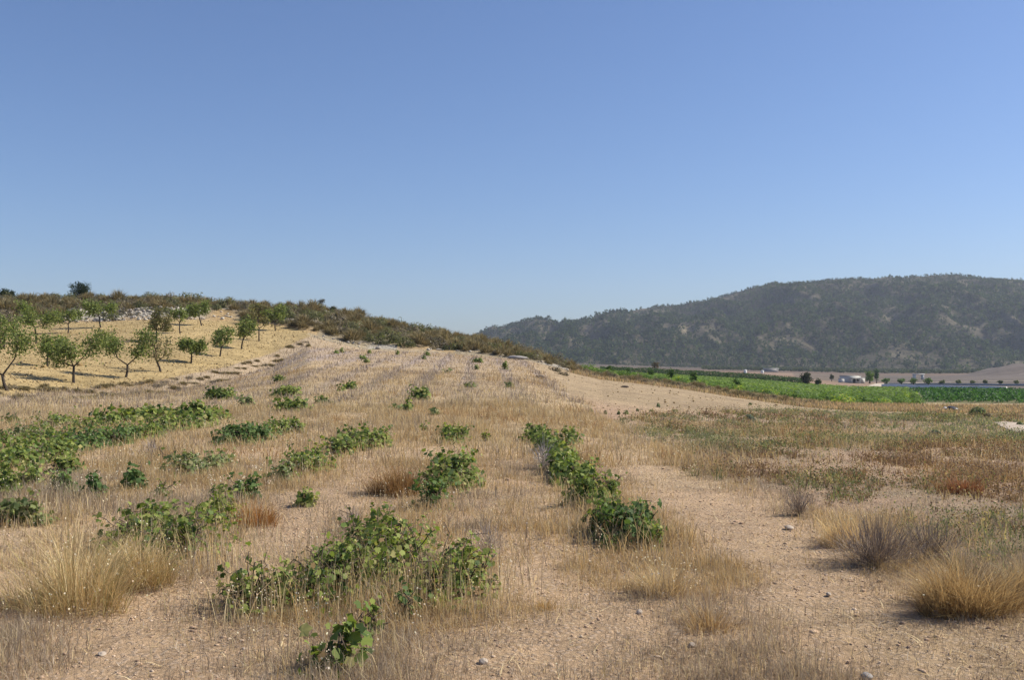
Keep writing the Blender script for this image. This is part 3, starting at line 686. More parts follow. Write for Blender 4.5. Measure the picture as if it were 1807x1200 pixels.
twig_bush(1322, 744, 24, 13, 150, DG, 'round blue grey bush at the edge of the bare field', name='round_bush', leafy=500, lc=BG)
twig_bush(1650, 771, 24, 13, 150, DG, 'round grey bush in the weedy field left of the white path', name='round_bush', leafy=500, lc=BG)
twig_bush(1726, 733, 30, 16, 200, DG, 'dark olive bush near the far right verge', name='round_bush', leafy=600, lc=SG)
twig_bush(1742, 739, 18, 10, 100, DG, 'small brown bush beside the dark olive one', name='round_bush', leafy=200, lc=[(.13, .10, .06)])
twig_bush(1690, 775, 26, 8, 100, DG, 'low grey green bush left of the end of the white path', name='round_bush', leafy=250, lc=BG)
twig_bush(1800, 752, 14, 8, 50, DG, 'small bush behind the white path at the right edge', name='round_bush', leafy=120, lc=SG)
for px, row, wp, hp in [(1043,728,12,9),(1068,731,8,9),(1092,732,8,9),(1105,731,14,10),(1125,726,6,6),(1162,718,8,9),(1150,727,12,5),(1190,728,16,9),(1285,729,10,8),(1324,715,6,6),(1297,731,14,6),(1208,740,10,5)]:
    twig_bush(px, row, wp * .8, hp * .8, 30, [(.3, .3, .16)], 'small green weed sprig dotted along the near edge of the bare field', 'weed', 'weed_sprig', 'weed sprigs along the near edge of the bare field', 45, SG)
# ------------------------------------------------------------------ weeds of the right hand field
def weeds(n, y0, y1):
    X, Y = scatter(n, y0, y1, .62); z = zone(X, Y); a = fbm(X * .35, Y * .35, 110, 3); b = fbm(X * .8, Y * .8, 113, 3)
    xe = X - edgeX(Y)
    ok = off_path(X, Y, .85) & (z == 4) & (rs.uniform(size=n) < np.clip(.05 + 1.3 * sst(b, .49, .64), 0, 1) * sst(xe, -.6, .8)); X, Y, a, b = X[ok], Y[ok], a[ok], b[ok]
    kind = fbm(X * .3 + 40, Y * .22, 117, 3) + rs.normal(0, .085, len(X))
    k = 38; m = len(X); c0 = np.array([(.12, .135, .06)] * m, float)
    c0[kind > .55] = (.19, .20, .12); c0[kind < .395] = (.21, .125, .085); c0[(kind > .48) & (kind < .53)] = (.40, .30, .17)
    sz = (.07 + .22 * rs.uniform(size=m) ** 2) * (.8 + Y * .012); c0 *= rs.uniform(.7, 1.25, (m, 1))
    rr = rs.normal(0, 1, (m, k, 3)) * [1, 1, .6]
    P = np.stack([X, Y, H(X, Y) + .02], 1)[:, None] + np.abs(rr) * [0, 0, 1] * sz[:, None, None] + rr * [1, 1, 0] * sz[:, None, None]
    nb = 12; j = np.repeat(np.arange(m), nb); a2 = rs.uniform(0, 6.28, m * nb); q = rs.uniform(0, .5, m * nb) * sz[j]
    WB.append(blades(np.stack([X[j] + q * np.cos(a2), Y[j] + q * np.sin(a2), H(X, Y)[j]], 1), (sz[j] * .8 + .03) * rs.uniform(.4, 1.2, m * nb), (.004 + .0006 * Y[j]), np.abs(rs.normal(.5, .6, m * nb)).clip(0, 1.4), a2, c0[j] * .8 + .04, c0[j] * 1.1 + .03))
    P = P.reshape(-1, 3); ls = (.010 + .0011 * np.repeat(Y, k)) * rs.uniform(.6, 1.3, m * k)
    return leaves(P, rs.normal(size=(m * k, 3)) + [0, -.3, .8], ls, np.repeat(c0, k, 0) * rs.uniform(.75, 1.25, (m * k, 1)))
WB = []; A = Acc(); A.add(*weeds(13000, 7, 30)); A.add(*weeds(13000, 30, 80))
for q in WB: A.add(*q)
tag(A.make('weeds', M_tleaf), 'low green, grey green and red weeds covering the field at the right', 'weeds', kind='stuff')
# ------------------------------------------------------------------ rocks
def rock(px, row, wp, hp, m, label, name='rock', cat='rock', seed=0):
    x, y, z = hit(px, row); W = wp / F * y / 2; Hh = hp / F * y / 2
    V, T = ICO.copy(), ICO_T
    for _ in range(2):
        e = {}; V = list(V); NT = []
        def mp(a, b):
            k = (min(a, b), max(a, b))
            if k not in e: q = (np.array(V[a]) + np.array(V[b])) / 2; q /= np.linalg.norm(q); e[k] = len(V); V.append(q)
            return e[k]
        for a, b, c in T: d, f, g = mp(a, b), mp(b, c), mp(c, a); NT += [(a, d, g), (b, f, d), (c, g, f), (d, f, g)]
        V = np.array(V); T = np.array(NT)
    q = V * 1.9 + rs.uniform(0, 50, 3); V = V * (.72 + .5 * vnoise(q[:, 0] + q[:, 2], q[:, 1] - q[:, 2], 9))[:, None]
    V = V * [W, min(W, .5) * .9 if W > .5 else W, Hh * 1.15] + [0, 0, Hh * .7]
    o = mesh_np(name, V, T, m, smooth=False); o.location = (x, y, z); tag(o, label, cat); return o
rock(1392, 935, 15, 8, M_rock, 'pinkish stone on the bare soil left of the grey bush')
rock(853, 1172, 16, 10, M_rock, 'pale stone at the bottom of the photo left of centre')
rock(1128, 1085, 11, 9, M_rock, 'small upright pink stone in the soil below the right row')
rock(1462, 1052, 9, 7, M_rock, 'small upright stone left of the golden tuft')
rock(1653, 1090, 18, 14, M_rock, 'angular pale stone in front of the golden tuft')
rock(1530, 1198, 22, 12, M_rockg, 'grey stone at the bottom edge on the right')
rock(1222, 1142, 14, 8, M_rock, 'small flat pink stone below the low brown tuft')
rock(180, 1158, 14, 8, M_rock, 'pale stone at the lower left')
rock(912, 634, 34, 7, M_rockg, 'flat grey rock slab at the foot of the hill by the dark round shrub', 'rock_slab', 'rock slab')
rock(953, 668, 16, 7, M_clod, 'dark clod on the edge of the dry field', 'clod', 'clod')
rock(1103, 684, 14, 4, M_clod, 'dark clod on the bare field near the verge', 'clod', 'clod')
rock(1507, 733, 9, 5, M_clod, 'dark clod at the far end of the bare field', 'clod', 'clod')
rock(1678, 728, 24, 11, M_plas, 'heap of black plastic in the dry verge', 'plastic_heap', 'rubbish')
rock(1667, 727, 9, 9, M_white, 'white sack beside the black plastic heap', 'sack', 'rubbish')
# ------------------------------------------------------------------ almond trees in the orchard
AG = [(.15, .19, .06), (.20, .24, .08), (.25, .28, .10), (.10, .135, .045)]
def almond(px, row, hp, wp, fork, limbs, nleaf, lean, label, dense=1.0, cols=AG, bare=0.0):
    x, y, z = hit(px, row); Hh = hp / F * y; W = wp / F * y / 2; root = empty('almond_tree', (x, y, z - .03)); tag(root, label, 'almond tree', 'almond trees in the orchard')
    tr = Acc(); fz = Hh * fork * .82; W *= .86; r0 = .045 + .022 * Hh / 3
    f0 = np.array([lean * fz, 0, fz]); tube(tr, [(0, 0, -.05), f0 * .5 + [rs.uniform(-.06, .06), 0, 0], f0], [r0 * 1.25, r0, r0 * .9])
    tr.make('trunk', M_bark, root, True); br = Acc(); tips = []
    for i in range(limbs):
        a = 2 * math.pi * (i + rs.uniform(-.2, .2)) / limbs + (.3 if limbs == 2 else rs.uniform(0, 1))
        if limbs == 2: a = (0.15 if i == 0 else math.pi + .2)
        e = f0 + [math.cos(a) * W * .62 + lean * .3, math.sin(a) * W * .62, (Hh - fz) * rs.uniform(.3, .72)]
        mid = f0 * .5 + e * .5 + [math.cos(a) * W * .12, 0, -.05 * Hh]
        tube(br, [f0, mid, e], [r0 * .65, r0 * .45, r0 * .28], k=5)
        for j in range(5):
            s = mid * (1 - j / 5) + e * (j / 5); b = a + rs.uniform(-1.3, 1.3)
            q = s + [math.cos(b) * W * rs.uniform(.2, .5), math.sin(b) * W * rs.uniform(.2, .5), (Hh - fz) * rs.uniform(-.12, .42)]
            q[2] = min(q[2], Hh * .93); tube(br, [s, s * .5 + q * .5 + [0, 0, .04], q], [r0 * .25, r0 * .18, r0 * .08], k=4)
            tips.append((s, q))
            for kk in range(3):
                b2 = rs.uniform(0, 6.28); t0 = s * .4 + q * .6; q2 = t0 + [math.cos(b2) * W * .28, math.sin(b2) * W * .28, Hh * rs.uniform(-.05, .14)]
                tube(br, [t0, q2], [r0 * .12, r0 * .05], k=3); tips.append((t0, q2))
    br.make('limbs', M_bark, root, True)
    n = int(nleaf * dense * .78); k = rs.choice(len(tips), n, p=None); t = rs.uniform(.25, 1.15, (n, 1)); S = np.array([a for a, b in tips])[k]; E = np.array([b for a, b in tips])[k]
    P = S * (1 - t) + E * t + rs.normal(0, .07 * Hh, (n, 3)) * [1, 1, .9]; P[:, 2] = np.clip(P[:, 2], fz * .95, Hh * 1.02)
    tone = np.array([cvar((1, 1, 1), 1, .25)[0] for _ in tips])[k]
    fo = Acc(); fo.add(*leaves(P, rs.normal(size=(n, 3)) + [.1, -.1, .4], np.full(n, .00125 * y + .06) * rs.uniform(.6, 1.25, n), pick(cols, [2, 3, 2, 2][:len(cols)], n, .2) * tone))
    fo.make('crown', M_tleaf, root); return root
BR = [(.17, .155, .08), (.21, .18, .09), (.14, .15, .06)]
TREES = [
(14,690,135,120,.26,2,2600,-.35,'almond tree at the left edge, with a crooked leaning trunk'),
(130,676,108,118,.34,3,3800,.0,'large almond tree with a full crown, second along the front row'),
(222,666,98,96,.28,2,3000,.12,'almond tree with a wide V shaped fork'),
(284,656,84,66,.26,3,900,-.4,'sparse brownish almond tree leaning left with few leaves'),
(337,641,52,56,.42,4,2600,.05,'small round dense almond tree'),
(388,629,62,50,.34,3,1500,.15,'thin open almond tree right of the small round one'),
(426,616,60,40,.42,3,1800,.2,'upright almond tree leaning right near the orchard bank'),
(457,602,58,34,.5,2,500,.0,'nearly bare almond tree left of the last one in the row'),
(486,584,48,48,.42,3,1500,-.05,'last almond tree at the far right corner of the orchard'),
(84,647,66,56,.42,3,1500,.05,'almond tree behind the large full crowned one'),
(64,606,78,84,.45,3,2600,-.1,'almond tree behind with its crown against the scrub at the left'),
(178,578,58,62,.40,3,2400,-.15,'almond tree before the white rubble bank'),
(276,602,62,54,.38,3,2000,.0,'almond tree behind the sparse brownish one'),
(318,589,46,30,.55,3,900,-.05,'slim almond tree left of the leaning far one'),
(356,575,52,42,.42,3,2200,-.3,'almond tree leaning left on the far edge by the ochre bank'),
(120,588,46,64,.45,3,1500,.0,'far almond tree with a flat crown left of the rubble bank'),
(455,574,44,44,.4,3,1300,.0,'far almond tree hidden behind the nearly bare one'),
(-22,640,90,80,.3,3,2000,.1,'almond tree mostly outside the left edge'),
(8,612,66,50,.35,3,1200,.05,'far almond tree cut by the left edge'),
]
for (px, row, hp, wp, fk, lm, nl, ln, lab) in TREES: almond(px, row, hp, wp, fk, lm, nl, ln, lab, 1.0, BR if 'brownish' in lab or 'bare' in lab else AG)
# ------------------------------------------------------------------ trees by leaf clumps
def clump_tree(name, x, y, z, W, Hh, label, cat, cols, nleaf, ls, trunk=.25, group=None, boxy=.5, m=None):
    root = empty(name, (x, y, z)); tag(root, label, cat, group)
    if trunk > 0:
        tr = Acc(); tube(tr, [(0, 0, -.1), (.02 * Hh, 0, Hh * trunk * .6), (0, 0, Hh * max(trunk * 1.6, .5))], [W * .09, W * .07, W * .03], k=5); tr.make('trunk', M_bark, root, True)
    nc = 26; cc = rs.normal(size=(nc, 3)); cc /= np.linalg.norm(cc, axis=1)[:, None]; cc *= rs.uniform(.2, .72, (nc, 1))
    cen = Hh * (trunk + 1) / 2; hz_ = Hh * (1 - trunk) / 2
    k = rs.randint(0, nc, nleaf); d = rs.normal(size=(nleaf, 3)); d /= np.linalg.norm(d, axis=1)[:, None]
    P = (cc[k] + d * rs.uniform(.15, .42, (nleaf, 1)) * rs.uniform(.6, 1.2, nc)[k][:, None]); P = P * [W / 2, W / 2, hz_] + [0, 0, cen]
    fo = Acc(); fo.add(*leaves(P, d + rs.normal(0, .5, d.shape) + [0, 0, .3], ls * rs.uniform(.6, 1.4, nleaf), pick(cols, [1] * len(cols), nleaf, .2) * rs.uniform(.8, 1.2, nc)[k][:, None]))
    fo.make('crown', m or M_tleaf, root); return root
def at_px(px, D): X = D * (px - CX) / F / CP; return X, D, hz(X, D)
HO = [(.022, .036, .014), (.035, .05, .018), (.028, .04, .02)]
x, y, z = hit(140, 534); y = 133; x, y, z = at_px(140, 133)
clump_tree('holm_oak', x, y, z, 4.0, 2.7, 'round dark evergreen oak on the skyline above the orchard', 'oak', HO, 2600, .14, .02)
x, y, z = at_px(10, 134); clump_tree('holm_oak', x, y, z - .2, 3.0, 2.0, 'dark evergreen oak on the skyline cut by the left edge', 'oak', HO, 2200, .14, .02)
x, y, z = at_px(568, 129); clump_tree('grey_shrub', x, y, z, 1.4, 1.7, 'grey brush shaped shrub standing out on the hill skyline', 'shrub', [(.12, .11, .09), (.09, .085, .07)], 500, .1, .25)
x, y, z = at_px(587, 129); clump_tree('dark_shrub', x, y, z, 1.0, 1.0, 'small dark shrub right of the grey brush shaped one', 'shrub', HO, 300, .1, .1)
# ------------------------------------------------------------------ hillside scrub
def proto_scrub(kind, i):
    root = empty('hill_shrub', (0, 0, 0)); A = Acc(); n = 420
    if kind == 0:   # domed esparto tussock
        a = rs.uniform(0, 6.28, n); ph = np.arccos(rs.uniform(.05, 1, n)); d = np.stack([np.sin(ph) * np.cos(a), np.sin(ph) * np.sin(a), np.cos(ph)], 1)
        c = pick([(.24, .21, .11), (.32, .27, .15), (.17, .15, .08), (.42, .35, .22)], [4, 3, 3, 1], n, .2)
        A.add(*blades(d * [.45, .45, .35], rs.uniform(.3, .75, n), np.full(n, .055), np.clip(ph, 0, 1.5), a, c * .85, c)); mname = 'blades'; mm = M_grass
    else:
        nc = 12; cc = rs.normal(size=(nc, 3)); cc[:, 2] = np.abs(cc[:, 2]); cc /= np.linalg.norm(cc, axis=1)[:, None]; cc *= rs.uniform(.3, .8, (nc, 1)); k = rs.randint(0, nc, n)
        d = rs.normal(size=(n, 3)); d /= np.linalg.norm(d, axis=1)[:, None]; P = (cc[k] + d * .35) * [1, 1, .9]; P[:, 2] = np.abs(P[:, 2])
        pal = [[(.14, .145, .07), (.18, .175, .095), (.10, .105, .055)], [(.18, .15, .115), (.24, .20, .15), (.12, .10, .08)]][kind - 1]
        A.add(*leaves(P, d + [0, 0, .4], np.full(n, .13) * rs.uniform(.5, 1.4, n), pick(pal, [1, 1, 1], n, .25))); mname = 'foliage'; mm = M_tleaf
        B = Acc(); 
        for q in range(6): a = rs.uniform(0, 6.28); tube(B, [(0, 0, -.1), (math.cos(a) * .35, math.sin(a) * .35, .5)], [.03, .012], k=3)
        B.make('stems', M_bark, root)
    A.make(mname, mm, root); return root
KL = ['domed olive brown esparto grass tussock on the stony hill', 'dark green rounded shrub on the stony hill', 'grey brown dry shrub on the stony hill']
KG = ['esparto tussocks on the hill', 'dark green shrubs on the hill', 'grey brown shrubs on the hill']
KN = ['esparto_tussock', 'green_shrub', 'grey_shrub']
protos = {k: [proto_scrub(k, i) for i in range(4)] for k in (0, 1, 2)}
used = set(); pts = []
tries = 0
while len(pts) < 860 and tries < 30000:
    tries += 1; px = rs.uniform(-60, 1010); k6 = float(feat_at(px, 6)); k8 = float(feat_at(px, 8)); y = rs.uniform(k6 + .8, k8 + 2.5)
    x = y * (px - CX) / F / CP; d5 = y - k6
    if 100 < px < 345 and d5 < 8 and rs.uniform() < .93: continue
    if 345 < px < 425 and d5 < 8: continue
    if px < 100 and d5 < 6 and rs.uniform() < .6: continue
    s = rs.uniform(.5, 1.5) * (1 if px < 900 else .75)
    if y > k8 - 4: s = rs.uniform(.5, 1.3)
    if any((x - a) ** 2 + ((y - b) * .9) ** 2 < (.545 * (s + c)) ** 2 for a, b, c in pts): continue
    pts.append((x, y, s))
pts.sort(key=lambda p: p[1])
nk = [0, 0, 0]; LIM = 215
for (x, y, s) in pts:
    k = int(rs.choice(3, p=[.36, .32, .32]))
    if nk[k] >= 290: continue
    nk[k] += 1; pr = protos[k][rs.randint(4)]; loc = (x, y, hz(x, y) - .05); rz = rs.uniform(0, 6.28); scl = (s * rs.uniform(.9, 1.2), s * rs.uniform(.9, 1.2), s * rs.uniform(.9, 1.45))
    if pr.name not in used: used.add(pr.name); pr.location = loc; pr.rotation_euler = (0, 0, rz); pr.scale = scl; o = pr
    else: o = copy_thing(pr, loc, rz, scl)
    o.name = KN[k]; tag(o, KL[k], 'shrub', KG[k])
for k in (0, 1, 2):
    for p in protos[k]:
        if p.name and p.get('label') is None:
            for c in list(p.children): bpy.data.objects.remove(c)
            bpy.data.objects.remove(p)
esp = [o for o in sc.objects if o.get('label') == KL[0]][0]; drk = [o for o in sc.objects if o.get('label') == KL[2]][0]; grn = [o for o in sc.objects if o.get('label') == KL[1]][0]
# shrubs of the ridge end, bank and verge
for px, row, s, src, lab in [(935,632,.95,grn,'round dark shrub right of the flat grey rock slab'),(968,640,.55,esp,'low tussock on the ridge end right of the round dark shrub'),
                        (978,655,.75,drk,'dry shrub low on the ridge end'),(992,662,.62,drk,'last upright dry shrub at the tip of the ridge'),(1003,650,.4,esp,'small tussock behind the tip of the ridge')]:
    x, y, z = hit(px, row); o = copy_thing(src, (x, y, z - .05), rs.uniform(0, 6), s); o.name = 'ridge_shrub'; tag(o, lab, 'shrub'); 
    if 'group' in o: del o['group']
for i in range(92):
    px = -10 + i * 6.15 + rs.uniform(-5, 5)
    if px > 545: break
    y = float(feat_at(px, 4)) + rs.uniform(-2.0, 6.0); x = y * (px - CX) / F / CP; o = copy_thing([drk, esp, esp][rs.randint(3)], (x, y, hz(x, y) - .04), rs.uniform(0, 6), (rs.uniform(.3, .8), rs.uniform(.3, .6), rs.uniform(.15, .4)))
    o.name = 'bank_weed'; tag(o, 'low dry weed clump on the bank below the orchard', 'weed', 'weed clumps on the orchard bank')
for i in range(95):
    px = 1012 + i * 4.5 + rs.uniform(-4, 4); y = float(feat_at(px, 5)) + rs.uniform(-1.5, 6.5); x = y * (px - CX) / F / CP
    q = 1.0 if px < 1390 else .55
    o = copy_thing([drk, esp, drk][rs.randint(3)], (x, y, hz(x, y) - .04), rs.uniform(0, 6), (rs.uniform(.5, 1.1), rs.uniform(.4, .8), rs.uniform(.45, 1.05) * q))
    o.name = 'verge_shrub'; tag(o, 'dry brown bush in the verge between bare field and green vineyard', 'bush', 'dry bushes along the verge')
# dry grass of the verge
X = rs.uniform(1005, 1900, 26000); yy = feat_at(X, 4) + rs.uniform(-3.5, 17, len(X)); Y = yy; X = Y * (X - CX) / F; k = (zone(X, Y) >= 3) & (zone(X, Y) != 4) ; X, Y = X[k], Y[k]; m = len(X)
c = pick([STRAW, (.52, .41, .26), (.40, .30, .2), PALE, (.25, .25, .12)], [3, 3, 3, 1, 2], m, .2) * .98
A = Acc(); A.add(*blades(np.stack([X, Y, H(X, Y)], 1), rs.uniform(.15, .5, m), np.full(m, .06), np.abs(rs.normal(0, .4, m)), rs.uniform(0, 6.28, m), c * .8, c))
tag(A.make('verge_grass', M_grass), 'tall dry grass growing in the verge', 'grass', kind='stuff')
# ------------------------------------------------------------------ green vineyards in the valley
def proto_bush(cols, n=230, ls=.2):
    root = empty('valley_vine', (0, 0, 0)); A = Acc(); d = rs.normal(size=(n, 3)); d /= np.linalg.norm(d, axis=1)[:, None]; d[:, 2] = np.abs(d[:, 2]); r = rs.uniform(.5, 1, (n, 1))
    a = np.arctan2(d[:, 1], d[:, 0]); P = d * r * (.8 + .4 * vnoise(a * 1.5 + 9, d[:, 2] * 3, rs.randint(99)))[:, None]
    A.add(*leaves(P + [0, 0, .15], d + rs.normal(0, .35, (n, 3)), ls * rs.uniform(.6, 1.4, n), pick(cols, [1] * len(cols), n, .25))); A.make('foliage', M_leaf, root)
    B = Acc(); tube(B, [(0, 0, -.1), (.02, 0, .5)], [.06, .04], k=4); B.make('trunk', M_vbark, root); return root
pb = [proto_bush([(.13, .21, .045), (.18, .26, .05), (.085, .145, .035)]) for _ in range(4)] + [proto_bush([(.17, .30, .05), (.28, .35, .06), (.42, .42, .08)])]
def vine_ok(x, y):
    px = float(pxof(np.array([x]), np.array([y]))[0]); k8 = float(feat_at(px, 8))
    return px > 1025 and y > k8 + 1.5 and (px < 1622 - (y - 100) * .15) and y < 258
spots = []
for r in range(0, 90):
    for c in range(-4, 90):
        x = 3 + c * 1.9 + (r % 2) * .3; y = 96 + r * 2.4 - (c * 1.9) * .06
        if vine_ok(x, y): spots.append((x + rs.uniform(-.2, .2), y + rs.uniform(-.2, .2)))
spots.sort(key=lambda s: s[1]); ni = 280; first = set()
for (x, y) in spots[:ni]:
    pi = 4 if rs.uniform() < .14 else rs.randint(4); p = pb[pi]; s = (rs.uniform(.8, 1.2), rs.uniform(.8, 1.2), rs.uniform(.5, .85)); loc = (x, y, hz(x, y))
    if pi not in first: first.add(pi); p.location = loc; p.scale = s; o = p
    else: o = copy_thing(p, loc, rs.uniform(0, 6.28), s)
    o.name = 'valley_vine'; tag(o, 'bushy bright green vine in the near vineyard beyond the verge', 'grapevine', 'near vines of the green vineyard')
rest = np.array(spots[ni:]); n = 40; m = len(rest)
d = rs.normal(size=(m, n, 3)); d /= np.linalg.norm(d, axis=2)[..., None]; d[..., 2] = np.abs(d[..., 2])
P = (np.stack([rest[:, 0], rest[:, 1], H(rest[:, 0], rest[:, 1]) + .1], 1)[:, None] + d * rs.uniform(.6, 1.0, (m, n, 1)) * [1.1, 1.1, .7]).reshape(-1, 3)
A = Acc(); A.add(*leaves(P, d.reshape(-1, 3), rs.uniform(.3, .6, m * n), pick([(.13, .21, .045), (.18, .26, .05), (.095, .155, .04), (.22, .28, .06)], [3, 3, 2, 1], m * n, .2)))
tag(A.make('vineyard', M_leaf), 'far rows of bushy green vines merging in the valley vineyard', 'vineyard', kind='stuff')
# young trees standing in the vineyard
for px, D, h, lab in [(1075,118,1.7,'young green tree in the vineyard, leftmost'),(1108,118,1.6,'young green tree in the vineyard, second from the left'),(1148,116,1.9,'young green tree in the vineyard, in front of the brown tree'),
                      (1184,112,2.1,'darkest young tree in the vineyard'),(1224,112,1.9,'young green tree right of the darkest one'),(1300,108,1.9,'young green tree at the right of the vineyard edge')]:
    x, y, z = at_px(px, D); clump_tree('young_tree', x, y, z, 1.1, h * .95, lab, 'tree', [(.06, .11, .03), (.08, .14, .035)], 400, .15, .1)
x, y, z = at_px(1157, 300); clump_tree('brown_tree', x, y, z, 3.2, 4.6, 'brown dead topped tree beyond the vineyard', 'tree', [(.12, .085, .045), (.09, .07, .035)], 300, .35, .2)
# trellised rows of the dark vineyard at the right
def vine_row(x0, y0, x1, y1, h, wd, label, group, cols, name='trellis_row', dens=9):
    L = math.hypot(x1 - x0, y1 - y0); n = int(L * dens); t = rs.uniform(0, 1, n); X = x0 + (x1 - x0) * t + rs.normal(0, wd * .3, n); Y = y0 + (y1 - y0) * t + rs.normal(0, wd * .3, n)
    Z = H(X, Y) + rs.uniform(.15, 1, n) * h * (.85 + .3 * vnoise(t * L * .6, t * 0 + x0, 3)); A = Acc()
    root = empty(name, (x0, y0, hz(x0, y0))); tag(root, label, 'vine row', group)
    P = np.stack([X, Y, Z], 1) - np.array(root.location)
    A.add(*leaves(P, rs.normal(size=(n, 3)) + [.2, -.4, .6], (.42 if dens < 12 else .30) * rs.uniform(.6, 1.3, n), pick(cols, [1] * len(cols), n, .2))); A.make('foliage', M_leaf, root)
    return root
DV = [(.05, .12, .04), (.07, .15, .045), (.04, .10, .035)]
for i in range(40):
    ya = 108.0; xa = 27 + i * 2.6; L_ = 88
    t0 = min(max(0, (.418 * ya - xa) / (.62 - .418)), L_ - 12)      # the first rows start farther back, behind the bush vines
    xa2, ya2 = xa + t0 * .62, ya + t0
    xb, yb = xa + L_ * .62, ya + L_ + (i % 3)
    if xa2 / ya2 > .78: break
    vine_row(xa2, ya2, xb, yb, 1.3, .9, 'long dark green trellised vine row in the right hand vineyard', 'trellised vine rows at the right', DV, dens=24)
for i in range(5):
    vine_row(*at_px(1060, 262 + i * 5)[:2], *at_px(1420, 252 + i * 5)[:2], 1.9, 1.0, 'dark trellised vine row at the far side of the green vineyard', 'dark vine rows beyond the green vineyard', [(.04, .08, .03), (.055, .10, .035)], dens=60)
# ------------------------------------------------------------------ valley trees and buildings
x, y, z = at_px(1422, 250); clump_tree('dark_tree', x, y, z, 3.8, 3.8, 'round dark tree beside the vineyard in the valley', 'tree', [(.03, .042, .018), (.045, .05, .022)], 1600, .26, .05)
x, y, z = at_px(1443, 250); clump_tree('dark_tree', x, y, z, 2.4, 2.4, 'smaller dark tree right of the round one', 'tree', [(.04, .06, .02), (.05, .07, .025)], 700, .24, .05)
def box(A, x0, x1, y0, y1, z0, z1):
    V = [(x0, y0, z0), (x1, y0, z0), (x1, y1, z0), (x0, y1, z0), (x0, y0, z1), (x1, y0, z1), (x1, y1, z1), (x0, y1, z1)]
    Q = [(0, 1, 5, 4), (1, 2, 6, 5), (2, 3, 7, 6), (3, 0, 4, 7), (4, 5, 6, 7), (3, 2, 1, 0)]
    T = [t for q in Q for t in ((q[0], q[1], q[2]), (q[0], q[2], q[3]))]; A.add(V, T, (1, 1, 1))
def bx(name, m, parent, *b): A = Acc(); box(A, *b); return A.make(name, m, parent)
x, y, z = at_px(1505, 400); h = empty('farm_building', (x, y, z), .1); tag(h, 'long low white farm building beside the light green trees', 'building')
bx('wall', M_white, h, -4.4, 1.8, -3, 3, -.3, 2.9); bx('roof', M_conc, h, -4.6, 2.0, -3.2, 3.2, 2.9, 3.1); bx('canopy', M_white, h, -3.4, 4.6, -5.6, -3.202, 2.15, 2.3)
for a in (-3.2, .5, 4.3): bx('post', M_white, h, a - .08, a + .08, -5.5, -5.34, -.2, 2.148)
bx('door', M_dark, h, -1.4, -.4, -3.05, -2.96, 0, 1.9); bx('window', M_dark, h, .2, 1.1, -3.05, -2.96, .9, 1.7); bx('side_wall', M_white, h, 1.803, 3.6, -2.8, 2.8, -.3, 1.9)
x, y, z = at_px(1484, 392); h = empty('white_shed', (x, y, z)); tag(h, 'tiny white shed just left of the low farm building', 'shed'); bx('wall', M_white, h, -.9, .9, -1, 1, -.2, 1.5); bx('roof', M_conc, h, -1, 1, -1.1, 1.1, 1.5, 1.65)
def tank(px, D, w_, h_, label):
    x, y, z = at_px(px, D); r = empty('water_tank', (x, y, z)); tag(r, label, 'tank'); A = Acc(); tube(A, [(0, 0, -.3), (0, 0, h_)], [w_ / 2, w_ / 2], k=16); A.make('body', M_white, r, True)
    A = Acc(); tube(A, [(0, 0, h_), (0, 0, h_ * 1.12)], [w_ / 2 * 1.02, w_ * .1], k=16); A.make('cap', M_white, r)
tank(1315, 560, 1.7, 2.3, 'tall white water tank in the valley, left of the pair'); tank(1345, 640, 1.9, 1.7, 'shorter white water tank in the valley, right of the pair')
x, y, z = at_px(1360, 760); h = empty('white_barn', (x, y, z)); tag(h, 'low white roofed barn above the water tanks', 'barn'); bx('wall', M_conc, h, -5, 5, -3, 3, -.3, 2.2); bx('roof', M_white, h, -5.4, 5.4, -3.4, 3.4, 2.2, 2.8)
x, y, z = at_px(1236, 420); h = empty('white_hut', (x, y, z)); tag(h, 'tiny white hut beyond the left vineyard', 'hut'); bx('wall', M_white, h, -.9, .9, -1, 1, -.2, 1.2); bx('roof', M_conc, h, -1, 1, -1.1, 1.1, 1.2, 1.35)
x, y, z = at_px(1620, 520); h = empty('white_gateway', (x, y, z)); tag(h, 'small white roofed farm gateway behind the row of young trees', 'gateway')
bx('post', M_white, h, -2.6, -1.7, -1, 1, -.2, 2.6); bx('post', M_white, h, 1.7, 2.6, -1, 1, -.2, 2.6); bx('beam', M_white, h, -2.9, 2.9, -1.1, 1.1, 2.6, 3.1)
LG = [(.13, .20, .045), (.17, .24, .055), (.10, .16, .04)]
x, y, z = at_px(1534, 385); clump_tree('light_tree', x, y, z, 5.0, 5.2, 'light yellow green tree right of the farm building', 'tree', LG, 1500, .4, .1)
x, y, z = at_px(1546, 395); clump_tree('poplar', x, y, z, 3.0, 6.6, 'narrow dark poplar right of the light tree', 'poplar', [(.035, .08, .025), (.05, .1, .03)], 900, .35, .08)
x, y, z = at_px(1467, 420); clump_tree('dark_tree', x, y, z, 2.5, 3.5, 'dull green tree between the round dark tree and the farm building', 'tree', [(.06, .07, .035), (.07, .08, .04)], 400, .35, .1)
for i, px in enumerate((1563, 1590, 1611, 1637, 1662, 1690, 1715, 1738, 1765, 1793)):
    x, y, z = at_px(px, 330 + (i % 3) * 2); clump_tree('roadside_tree', x, y, z, 3.6 if i < 4 else 2.3, 2.9 if i < 4 else 1.9, ['first', 'second', 'third', 'fourth', 'fifth', 'sixth', 'seventh', 'eighth', 'ninth', 'tenth'][i] + ' small round tree from the farm building in the line beside the grey wall', 'tree',
        [(.10, .17, .05), (.13, .20, .06)] if i < 4 else [(.13, .15, .08), (.15, .17, .09)], 500, .36, .15, 'line of young trees by the valley road')
